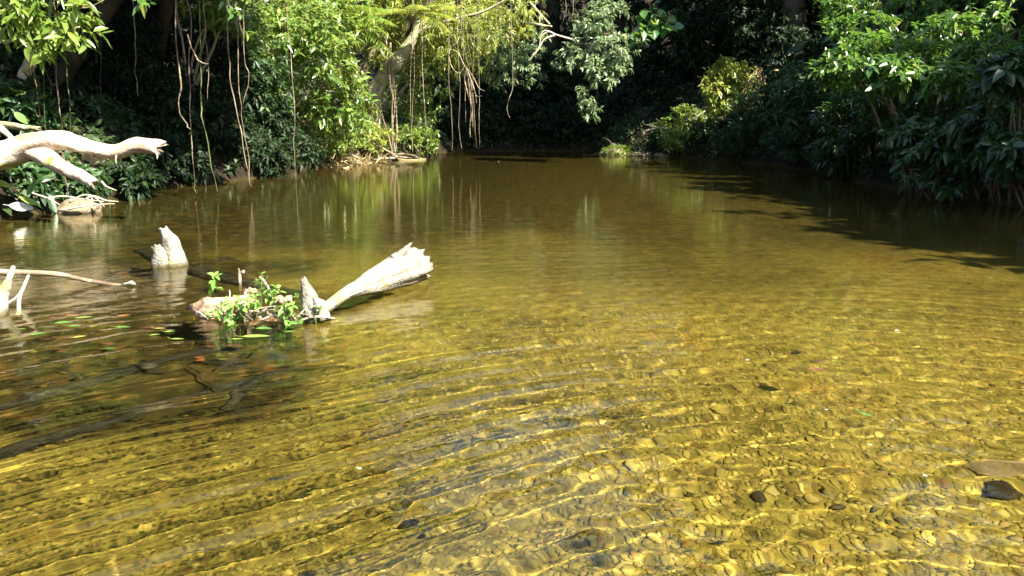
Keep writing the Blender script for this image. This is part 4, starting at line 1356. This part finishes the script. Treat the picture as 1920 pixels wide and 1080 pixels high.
# --- far end: hanging foliage
plant('hanging_foliage', 'pale sunlit leafy clump hanging low over the dark far water', 'branch', at(1150, 60, 22.4),
      [Bp(1120, 45, 22, 46, 22, .5), Bp(1150, 90, 22, 42, 26, .5), Bp(1085, 110, 22, 42, 26, .5), Bp(1120, 140, 21.9, 46, 28, .5), Bp(1108, 180, 21.8, 28, 20, .35), Bp(1112, 207, 21.8, 15, 15, .2), Bp(1160, 120, 22.1, 26, 20, .4), Bp(1140, 20, 22.2, 36, 16, .4)],
      620, 8, .125, .05, M['leaf_pale'], 640, n_stem=6, stem_mat=M['twig'], crown_name='foliage', ground=False, axis=(0, -.3, .1))
plant('hanging_foliage', 'soft green foliage hanging beside the curled vine at the far end', 'branch', at(985, 20, 25),
      [Bp(985, 130, 25, 32, 36, .4), Bp(960, 95, 25.2, 40, 40, .4), Bp(930, 130, 25.4, 40, 30, .4), Bp(1000, 80, 25, 26, 30, .4), Bp(920, 70, 25.6, 40, 36, .4)],
      420, 8, .12, .042, M['leaf_pale'], 641, n_stem=4, stem_mat=M['twig'], ground=False, axis=(0, -.2, -.3))
root = thing('broad_leaf_vine', 'vine with broad round leaves right of the hanging pale clump', 'vine', at(1215, 70, 23.4))
tube_obj('stem', [at(1200, -20, 23.4), at(1225, 30, 23.4), at(1200, 60, 23.4), at(1185, 80, 23.4)], [.02, .018, .014, .008], M['twig'], root, n=20, segs=6, seed=650)
(V, F, _), P = foliage([Bp(1225, 35, 23.2, 24, 14, .2), Bp(1200, 62, 23.2, 24, 16, .2), Bp(1240, 60, 23.3, 16, 16, .2)], 46, 3, .2, .19, 651, k=3, ground=False, axis=(0, -.8, .2))
link('foliage', mesh('foliage', V - np.array(root.location), F), M['leaf_glossy'], root)
o = tube_obj('bare_branch', [at(975, -20, 24), at(1000, 12, 24), at(1030, 45, 24)], [.045, .04, .03], M['pale_bark'], n=20, segs=10, rough=.25, jag=(0, .04), seed=652)
tag(o, 'pale thick branch slanting down from the top right of centre-left', 'branch')
o = tube_obj('bare_branch', [at(975, 40, 24.2), at(1005, 46, 24.2), at(1035, 50, 24.2)], [.03, .045, .03], M['pale_bark'], n=20, segs=9, rough=.3, seed=653)
tag(o, 'mossy horizontal branch below the pale slanting branch', 'branch')
root = thing('bare_branch', 'bare forked twig curling down over the soft green foliage', 'branch', at(1080, 75, 23.6))
for i, pl in enumerate([[(1085, 78), (1045, 66), (1030, 60), (1015, 68), (1010, 90), (995, 105)], [(1040, 66), (1020, 75), (1008, 95), (990, 115)], [(1032, 60), (1020, 58), (1012, 68)]]):
    tube_obj('stem', [at(x, y, 23.6) for x, y in pl], [.03, .022, .016, .01], M['pale_twig'], root, n=24, segs=7, rough=.2, seed=655 + i)

# --- right bend
plant('shrub', 'round sunlit yellow-green shrub on the right bend', 'shrub', np.append(at(1390, 215, 23.4)[:2], 1.0),
      [Bp(1365, 135, 23, 36, 22, .4), Bp(1345, 170, 22.9, 30, 24, .4), Bp(1390, 160, 23.1, 30, 26, .4), Bp(1335, 195, 22.9, 18, 12, .25), Bp(1370, 195, 22.9, 30, 14, .3)],
      420, 8, .13, .055, M['leaf_yellow'], 660, stem_mat=M['pale_twig'], n_stem=5)
root = thing('dead_fronds', 'bundle of dry straw fronds hanging right of the sunlit shrub', 'fronds', at(1415, 170, 22.9))
rg = np.random.RandomState(661)
n = 60
P = at(1425, 138, 22.8) + rg.normal(0, .12, (n, 3))
D = norm(rg.normal(0, .35, (n, 3)) + [-.35, -.3, -.75])
D[:12] = norm(rg.normal(0, .25, (12, 3)) + [.8, -.2, .35])
V, F, _ = leaf_geo(P, D, rg.normal(0, 1, (n, 3)), rg.uniform(.4, 1.0, n), rg.uniform(.012, .03, n), 2, .3)
link('blade', mesh('blade', V - np.array(root.location), F), M['straw'], root)
plant('shrub', 'low sunlit bush with bare twigs at the waterline of the right bend', 'shrub', np.append(at(1290, 270, 24.6)[:2], .3),
      [Bp(1285, 215, 24.4, 22, 14, .3), Bp(1310, 232, 24.3, 32, 16, .3), Bp(1265, 262, 24.2, 30, 18, .3), Bp(1250, 240, 24.4, 16, 14, .2)],
      220, 7, .12, .05, M['leaf_lit'], 662, stem_mat=M['pale_twig'], n_stem=6)
for i, (pl, lab) in enumerate([([(1322, 208), (1300, 222), (1280, 222)], 'arched bare twig over the low sunlit bush'), ([(1230, 222), (1250, 240), (1272, 248)], 'bare twig leaning left out of the low bush'),
                               ([(1203, 248), (1225, 242), (1240, 236)], 'thin bare twig reaching left over the dark water'), ([(1350, 228), (1320, 222), (1290, 226)], 'long tan twig lying on the low sunlit bush'),
                               ([(1348, 200), (1340, 220), (1330, 234)], 'upright bare twig between the two sunlit shrubs')]):
    o = tube_obj('twig', [at(x, y, 24.2) for x, y in pl], [.014, .013, .008], M['pale_twig'], n=12, segs=6, rough=.2, seed=670 + i)
    tag(o, lab, 'twig', 'twigs on the right bend')
c = at(1160, 284, 26.0)
root = thing('grassy_mound', 'small sunlit grassy mound in the water at the far right bend', 'mound', (c[0], c[1], 0))
me = rock_mesh(78, 3, .35)
o = link('soil', me, M['bark'], root)
o.scale = (.50, .35, .26)
rg = np.random.RandomState(79)
n = 700
u = norm(rg.normal(size=(n, 3)) * [1, 1, .6] + [0, 0, .5])
P = u * [.5, .35, .27]
V, F, _ = leaf_geo(P, norm(u + rg.normal(0, .4, u.shape) + [0, -.2, .2]), rg.normal(0, 1, (n, 3)), rg.uniform(.10, .24, n), rg.uniform(.02, .045, n), 2, .5)
link('grass', mesh('grass', V, F), M['leaf_lit'], root)
o = tube_obj('root', [at(1120, 288, 26), at(1150, 278, 25.9), at(1140, 262, 26), at(1130, 258, 26.1)], [.012, .012, .01, .006], M['twig'], n=20, segs=6, seed=680)
tag(o, 'thin dark root arching over the small grassy mound', 'root')
for i, (px, py, Y, rx, rz, lab) in enumerate([(1210, 287, 25.4, .5, .14, 'low brown earth hump right of the grassy mound'), (1250, 290, 24.8, .4, .12, 'low brown earth hump under the sunlit bush')]):
    c = at(px, py, Y)
    o = link('earth_hump', rock_mesh(81 + i, 3, .4), M['bark'], loc=(c[0], c[1], 0))
    o.scale = (rx, .35, rz)
    tag(o, lab, 'mud bank')

# --- far dark shrubs and right bank
rb = [
    (1215, 245, 25.4, 36, 30, .4, 'leaf_dark', .11, 'low dark plants on the slope behind the earth humps'),
    (1262, 195, 25.6, 44, 36, .4, 'leaf_dark', .12, 'dark shrub on the slope left of the round sunlit shrub'),
    (1300, 255, 25.2, 50, 28, .35, 'leaf_shade', .10, 'shaded low plants behind the low sunlit bush'),
    (1350, 245, 23.8, 50, 28, .35, 'leaf_shade', .10, 'shaded low plants below the round sunlit shrub'),
    (1462, 150, 22.4, 40, 50, .4, 'leaf_shade', .11, 'shaded shrub just right of the dry straw fronds'),
    (1500, 180, 20.0, 50, 60, .4, 'leaf_shade', .12, 'shaded shrub at the left foot of the sunlit broad leaves'),
    (880, 240, 29.6, 70, 45, .5, 'leaf_dark', .13, 'dark shrub at the far waterline behind the straight roots'),
    (980, 235, 29.8, 70, 50, .5, 'leaf_dark', .13, 'dark shrub at the middle of the far waterline'),
    (1080, 240, 29.8, 70, 48, .5, 'leaf_dark', .13, 'dark shrub at the far waterline below the hanging pale clump'),
    (1180, 225, 29.2, 70, 60, .5, 'leaf_dark', .13, 'dark shrub behind the small grassy mound'),
    (900, 150, 31, 90, 60, .6, 'leaf_dark', .14, 'shaded foliage behind the tangled root bundle'),
    (1060, 150, 31, 90, 60, .6, 'leaf_dark', .14, 'shaded foliage at the far end behind the pale clump'),
    (1250, 120, 28.5, 90, 90, .7, 'leaf_dark', .14, 'deeply shaded foliage behind the hanging pale clump'),
    (1330, 60, 26.5, 80, 60, .7, 'leaf_dark', .13, 'shaded foliage above the round sunlit shrub'),
    (1430, 60, 24.5, 80, 80, .7, 'leaf_dark', .13, 'dark foliage at the top right of centre'),
    (1490, 110, 21.5, 60, 90, .6, 'leaf_dark', .13, 'dark foliage between the sunlit shrub and the broad leaves'),
    (1450, 215, 21.5, 75, 60, .5, 'leaf_shade', .10, 'shaded small-leaved bank plants below the round shrub'),
    (1400, 262, 22.0, 80, 26, .4, 'leaf_shade', .09, 'low shaded ground plants at the waterline of the right bend'),
    (1530, 190, 18.0, 70, 70, .5, 'leaf_shade', .13, 'shaded shrub on the middle of the right bank'),
    (1500, 265, 18.8, 60, 30, .4, 'leaf_shade', .11, 'low shaded plants at the waterline of the right bank'),
    (1600, 235, 15.6, 70, 60, .5, 'leaf_big_shade', .13, 'shaded broad-leaved shrub on the right bank'),
    (1570, 290, 16.2, 50, 26, .3, 'leaf_shade', .13, 'low shaded plant hanging to the water on the right bank'),
    (1700, 200, 14.0, 90, 60, .6, 'leaf_big_shade', .115, 'shaded large shrub below the sunlit broad leaves'),
    (1830, 190, 12.6, 80, 60, .6, 'leaf_big_shade', .115, 'shaded broad leaves near the right edge'),
    (1640, 120, 15.0, 80, 60, .5, 'leaf_big_shade', .115, 'half-lit broad leaves on the upper right bank'),
]
for i, (px, py, Y, rx, rz, dp, mt, L, lab) in enumerate(rb):
    c, rad = Bp(px, py, Y, rx, rz, dp)
    base = np.array([c[0] + .3, c[1] + .3, float(bank_height(c[0] + .3, c[1] + .3))])
    plant('shrub', lab, 'shrub', base, [(c, rad), (c + [rad[0] * .5, .2, -rad[2] * .45], (rad[0] * .6, rad[1], rad[2] * .6)), (c + [-rad[0] * .4, 0, rad[2] * .3], (rad[0] * .55, rad[1], rad[2] * .55))],
          int(110 + rad[0] * rad[2] * 480), 8, L, L * .38, M[mt], 700 + i, group='shrubs on the right bank', k=2 if L > .15 else 1, n_stem=4, carve=[(at(1160, 278, 26), .6), (at(1275, 240, 24.5), .7), (at(1370, 160, 23), .9), (at(1110, 110, 22), 1.5)])

for i, (b_, bl, cnt, lab) in enumerate([
    ((1.2, 12.6), [Bp(1580, 135, 13.0, 46, 26, .4), Bp(1670, 140, 12.4, 60, 26, .4), Bp(1770, 150, 12.0, 60, 24, .4), Bp(1620, 95, 13.8, 50, 24, .4)], 250, 'shrub with sunlit broad leaves at the lower edge of the light on the right'),
    ((1.2, 14.2), [Bp(1610, 55, 15.0, 60, 26, .5), Bp(1720, 95, 13.6, 70, 26, .5), Bp(1840, 105, 12.8, 70, 28, .5), Bp(1780, 60, 14.2, 60, 26, .5)], 280, 'shrub with sunlit broad leaves in the middle of the upper right'),
    ((1.6, 16.0), [Bp(1590, 15, 16.4, 60, 24, .5), Bp(1700, 20, 16.0, 70, 30, .6), Bp(1810, 15, 15.6, 80, 30, .6), Bp(1900, 45, 14.4, 70, 34, .6), Bp(1740, -25, 17.4, 120, 24, .6)], 340, 'shrub with sunlit broad leaves along the top right edge')]):
    c = bl[1][0]
    base = np.array([c[0] + b_[0] * .5, c[1] + .2, 0.])
    base[2] = float(bank_height(base[0], base[1]))
    plant('broad_leaf_shrub', lab, 'shrub', base, bl, int(cnt * 1.6), 8, .13, .054, M['leaf_lit' if i == 5 else 'leaf_sun'], 730 + i, group='sunlit broad-leaved shrubs at the upper right', k=2, n_stem=5, r0=.03, spread=(45, 80), twig=.7, carve=RGAP)
for i, (px, py, Y, L, n, lab) in enumerate([(1720, 262, 11.9, .24, 9, 'rosette shrub with long drooping leaves over the water'), (1800, 275, 11.5, .25, 9, 'rosette shrub right of the drooping one at the waterline'),
                                            (1745, 315, 11.3, .22, 8, 'low rosette plant touching the dark water'), (1900, 130, 10.4, .26, 9, 'rosette leaves high at the right edge'),
                                            (1915, 290, 10.2, .25, 9, 'rosette leaves low at the right edge'), (1850, 235, 11.0, .25, 8, 'rosette leaves between the waterline shrub and the right edge')]):
    c, rad = Bp(px, py, Y, 60, 42, .4)
    base = np.array([c[0] + .5, c[1] + .4, float(bank_height(c[0] + .5, c[1] + .4))])
    L = L * .58
    plant('rosette_shrub', lab, 'shrub', base, [(c, rad)], 95, n, L, L * .42, M['leaf_big_shade'], 740 + i, group='rosette shrubs on the right bank', k=3, spread=(55, 85), twig=.15, droop=.4, n_stem=6, r0=.02)

# --- hanging vines and aerial roots
VN = [
    ([(330, -30), (332, 80), (338, 160), (340, 205), (350, 232), (358, 243)], 12.0, .020, 'vine', 'thick reddish vine bending right, left of the paired vines'),
    ([(356, 120), (357, 242), (360, 300), (363, 350), (370, 362)], 12.2, .015, 'vine', 'long thin vine meeting the thick reddish one and reaching the water'),
    ([(348, 65), (358, 85), (367, 108), (378, 118), (390, 120)], 11.6, .018, 'vine', 'short curled reddish vine end beside the thick vine'),
    ([(374, -20), (378, 130), (379, 190), (380, 228), (390, 262), (396, 310), (408, 362)], 12.0, .017, 'vine_green', 'long greenish vine kinked halfway and touching the water'),
    ([(386, 60), (388, 120), (390, 190)], 12.3, .012, 'vine', 'short vine end behind the kinked greenish vine'),
    ([(424, -30), (430, 80), (437, 160), (448, 230), (458, 300), (471, 352)], 12.4, .017, 'vine', 'left one of the paired vines meeting at the water'),
    ([(446, 60), (448, 170), (453, 220), (461, 290), (471, 350)], 12.5, .014, 'vine', 'right one of the paired vines meeting at the water'),
    ([(458, 20), (460, 110), (462, 140), (455, 195)], 12.6, .016, 'vine', 'frayed vine end right of the paired vines'),
    ([(545, 90), (549, 200), (552, 280), (557, 345)], 15.8, .016, 'vine', 'single thin vine at the left side of the bright thicket'),
    ([(247, -10), (253, 80), (256, 140), (258, 180)], 12.8, .014, 'vine', 'reddish vine ending in mid-air in the dark at upper left'),
    ([(66, 60), (69, 130), (71, 190), (76, 255)], 10.5, .016, 'vine', 'orange-brown vine nearest the left edge above the log'),
    ([(78, 60), (80, 150), (86, 240), (88, 330), (93, 410)], 10.4, .010, 'vine_green', 'thin green vine running past the log to the water'),
    ([(42, 60), (55, 110), (72, 160), (78, 210), (82, 255)], 10.6, .009, 'vine_green', 'slanting thin green vine near the left edge'),
    ([(100, 40), (106, 110), (110, 180), (117, 255)], 10.6, .020, 'vine', 'thick brown vine hanging behind the forked log'),
    ([(122, 40), (126, 110), (130, 180), (131, 255)], 10.8, .013, 'vine_green', 'mossy green vine right of the thick brown one'),
    ([(118, 285), (122, 320), (128, 368)], 10.2, .018, 'vine', 'pale brown vine stem below the log fork'),
    ([(80, 110), (94, 160), (96, 190), (88, 225)], 10.7, .010, 'vine_green', 'looping thin vine between the left vines'),
    ([(187, -10), (189, 120), (191, 250)], 14, .010, 'vine', 'faint thin vine in the dark above the log end'),
    ([(770, 120), (771, 200), (772, 288)], 21.5, .020, 'root', 'pale hanging root just right of the leaning tree'),
    ([(776, 140), (775, 230), (777, 290)], 21.6, .014, 'root', 'thin hanging root beside the pale one by the leaning tree'),
    ([(786, 150), (787, 220), (788, 290)], 21.7, .010, 'vine_green', 'faint green hanging root in the shadow edge'),
    ([(793, 100), (796, 190), (800, 260), (803, 297)], 21.2, .014, 'root', 'hanging root reaching the water at the shadow edge'),
    ([(840, 60), (842, 150), (845, 230), (846, 284)], 21.0, .013, 'root', 'leftmost straight hanging root before the dark far water'),
    ([(859, 70), (861, 160), (862, 230), (864, 279)], 21.0, .012, 'root', 'second straight hanging root before the dark far water'),
    ([(870, 120), (871, 180), (872, 230)], 21.1, .012, 'root', 'short hanging root left of the tangled root bundle'),
    ([(889, 150), (890, 220), (890, 280)], 20.9, .010, 'root', 'thin root hanging below the tangled bundle'),
    ([(897, 70), (898, 160), (899, 220), (901, 276)], 21.0, .013, 'root', 'rightmost straight hanging root beside the tangled bundle'),
    ([(962, 110), (962, 160), (957, 182), (951, 200), (952, 212), (957, 221)], 22.5, .015, 'root', 'curled hanging root end below the soft green foliage'),
    ([(866, 0), (868, 60), (876, 110), (880, 130)], 21.0, .011, 'root', 'pale slanting root above the tangled bundle'),
    ([(873, 0), (874, 50), (884, 120)], 21.0, .010, 'root', 'second pale slanting root above the tangled bundle'),
    ([(930, -20), (931, 20), (933, 60)], 21.5, .012, 'root', 'short pale root hanging from the top right of the tangled bundle'),
    ([(944, -20), (944, 10), (943, 45)], 21.5, .010, 'root', 'fine pale root hanging at the top beside the slanting branch'),
    ([(1060, -10), (1061, 20), (1058, 38)], 22, .010, 'root', 'short root end hanging above the bare forked twig'),
    ([(1075, -10), (1076, 20), (1073, 40)], 22, .010, 'root', 'hooked root end hanging left of the pale clump'),
]
for i, (pl, Y, r, mt, lab) in enumerate(VN):
    rg = np.random.RandomState(800 + i)
    pl = list(pl)
    if pl[0][1] > -5 and not 64 < pl[0][1] < 66 and pl[0][1] < 200:
        x0, y0 = pl[0]
        pl = [(x0 + rg.normal(0, 8), -45), (x0 + rg.normal(0, 4), y0 * .45 - 20)] + pl
    pts = [at(x + rg.normal(0, 1.5), y, Y + rg.normal(0, .06)) for x, y in pl]
    pts = list(resample(pts, len(pts) * 3) + rg.normal(0, .006, (len(pts) * 3, 3)))
    o = tube_obj('hanging_vine', pts, [r * .62, r * .5, r * .56, r * .4, r * .46, r * .25], M[mt], n=70, segs=7, rough=.4, freq=24, seed=800 + i)
    tag(o, lab, 'vine', 'hanging vines and roots')
root = thing('root_bundle', 'tangled bundle of pale hanging roots before the dark far end', 'roots', at(872, 100, 21))
rg = np.random.RandomState(850)
BD = [[(842, 92), (858, 98), (868, 118), (875, 130)], [(874, 125), (878, 160), (883, 200), (881, 240), (882, 258)], [(876, 128), (884, 165), (886, 210), (887, 240)], [(874, 128), (872, 150), (876, 172), (880, 190)], [(878, 130), (890, 150), (898, 165), (909, 171)],
      [(878, 135), (888, 165), (893, 180), (903, 180)], [(877, 140), (882, 180), (884, 220), (886, 238)], [(880, 140), (890, 170), (894, 195)], [(842, 92), (843, 115), (852, 132), (862, 137), (872, 122)], [(843, 92), (855, 82), (862, 68)]]
for i, pl in enumerate(BD):
    tube_obj('strand', [at(x, y, 21 + rg.normal(0, .06)) for x, y in pl], [.014, .013, .012, .007], M['root'], root, n=22, segs=6, rough=.25, seed=851 + i)

# --- left bank details: pale twigs, fallen leaves, flood litter
for i, (pl, lab) in enumerate([([(88, 372), (120, 368), (160, 374), (195, 378)], 'pale twig lying along the waterline below the log'), ([(160, 374), (175, 368), (200, 376), (222, 378)], 'forked pale twig end at the right of the waterline tangle'),
                               ([(110, 395), (150, 388), (180, 384), (215, 382)], 'low pale twig in the waterline tangle'), ([(172, 392), (173, 378), (172, 366)], 'short upright pale twig in the waterline tangle'),
                               ([(190, 340), (200, 350), (218, 357)], 'light twig slanting down right of the fork end'), ([(60, 362), (90, 372), (112, 384)], 'thin twig at the left of the waterline tangle'),
                               ([(130, 380), (155, 366), (178, 370), (196, 388)], 'arched pale twig in the waterline tangle')]):
    o = tube_obj('twig', [at(x, y, 9.9) for x, y in pl], [.014, .012, .01, .005], M['pale_twig'], n=16, segs=6, rough=.25, seed=870 + i)
    tag(o, lab, 'twig', 'pale twigs at the left waterline')
o = link('stone', rock_mesh(90, 3, .35), M['root'], loc=tuple(at(148, 392, 10.2) + [0, 0, -.02]))
o.scale = (.3, .2, .13)
tag(o, 'small brown earth hump in the waterline twigs below the log', 'mud bank')
for i, (px, py, L, rot, c, lab) in enumerate([(40, 388, .26, (1.2, .2, .6), 'white', 'large curled whitish leaf standing at the left waterline'), (55, 378, .24, (.5, .5, .2), 'lime', 'large pale green leaf lying beside the curled whitish one'),
                                              (60, 352, .22, (1.0, -1.0, .3), 'green', 'broad green leaf hanging below the log at left'), (40, 222, .22, (.7, .7, -.2), 'green', 'long leaf blade above the broken branch at left'),
                                              (5, 345, .2, (.8, .5, .3), 'lime', 'light green leaf at the left edge below the log'), (250, 297, .11, (1.2, .9, .3), 'lime', 'small translucent green leaf hanging under the log end')]):
    o = link('leaf', leaf_mesh(L, L * .42, 880 + i), M['litter_' + c], loc=tuple(at(px, py, 9.4)))
    o.rotation_euler = rot
    tag(o, lab, 'leaf', 'large leaves at the left bank')

# --- seedlings growing on the debris heap
for i, (px, py, Y, h, n, lab) in enumerate([
    (432, 600, 4.6, .10, 7, 'leafy seedling at the foot of the splintered chunk'), (455, 598, 4.58, .12, 8, 'bright seedling beside the tan root strand'), (478, 590, 4.62, .13, 8, 'taller seedling in the middle of the debris heap'),
    (486, 570, 4.75, .15, 10, 'feathery weed with tiny mauve flowers on the debris heap'), (515, 580, 4.66, .12, 8, 'small seedling right of the middle of the heap'), (540, 590, 4.6, .09, 7, 'low seedling left of the upright stub'),
    (530, 605, 4.55, .08, 6, 'seedling dipping into the water at the heap front'), (398, 562, 4.8, .17, 6, 'spindly seedling arching behind the splintered chunk'), (585, 604, 4.55, .06, 5, 'tiny seedling at the foot of the upright stub'), (440, 612, 4.55, .06, 6, 'low seedling at the water below the chunk')]):
    c = at(px, py, Y)
    root = thing('seedling', lab, 'seedling', c, 'seedlings on the debris heap')
    rg = np.random.RandomState(900 + i)
    top = c + [rg.normal(0, .03), -.02, h]
    fe = i == 3
    if i == 7:
        top = at(402, 522, Y)
    for j in range(4 if not i == 7 else 1):
        tp = top + rg.normal(0, .035, 3) * (0 if i == 7 else 1)
        tube_obj('stem', [c + rg.normal(0, .02, 3) * [1, .5, 0] + [0, 0, -.03], (c + tp) / 2 + rg.normal(0, .012, 3), tp], [.004, .003, .002], M['vine_green'], root, n=8, segs=5, seed=900 + i * 5 + j)
    m_ = n
    tt = rg.uniform(.25, 1, m_)
    P = c + (top - c) * tt[:, None] + rg.normal(0, .028, (m_, 3)) * (.5 if i == 7 else 1)
    V, F, _ = sprays(P, rg.normal(0, .6, (m_, 3)) + [0, -.3, .5], 4, .03 if fe else .042, .006 if fe else .02, rg, k=2, twig=.5)
    link('foliage', mesh('foliage', V - c, F), M['seedling_leaf'], root)
    if fe:
        for (fx, fy) in ((491, 517), (506, 543)):
            V = rock_mesh(5, 1, .3)
            f_ = link('flower', V, M['bleached'], root, loc=tuple(at(fx, fy, Y) - c))
            f_.scale = (.009, .009, .008)
            tube_obj('stem', [c + [0, 0, .08], at(fx, fy + 14, Y), at(fx, fy, Y)], [.003, .002, .0015], M['vine_green'], root, n=8, segs=5, seed=990)
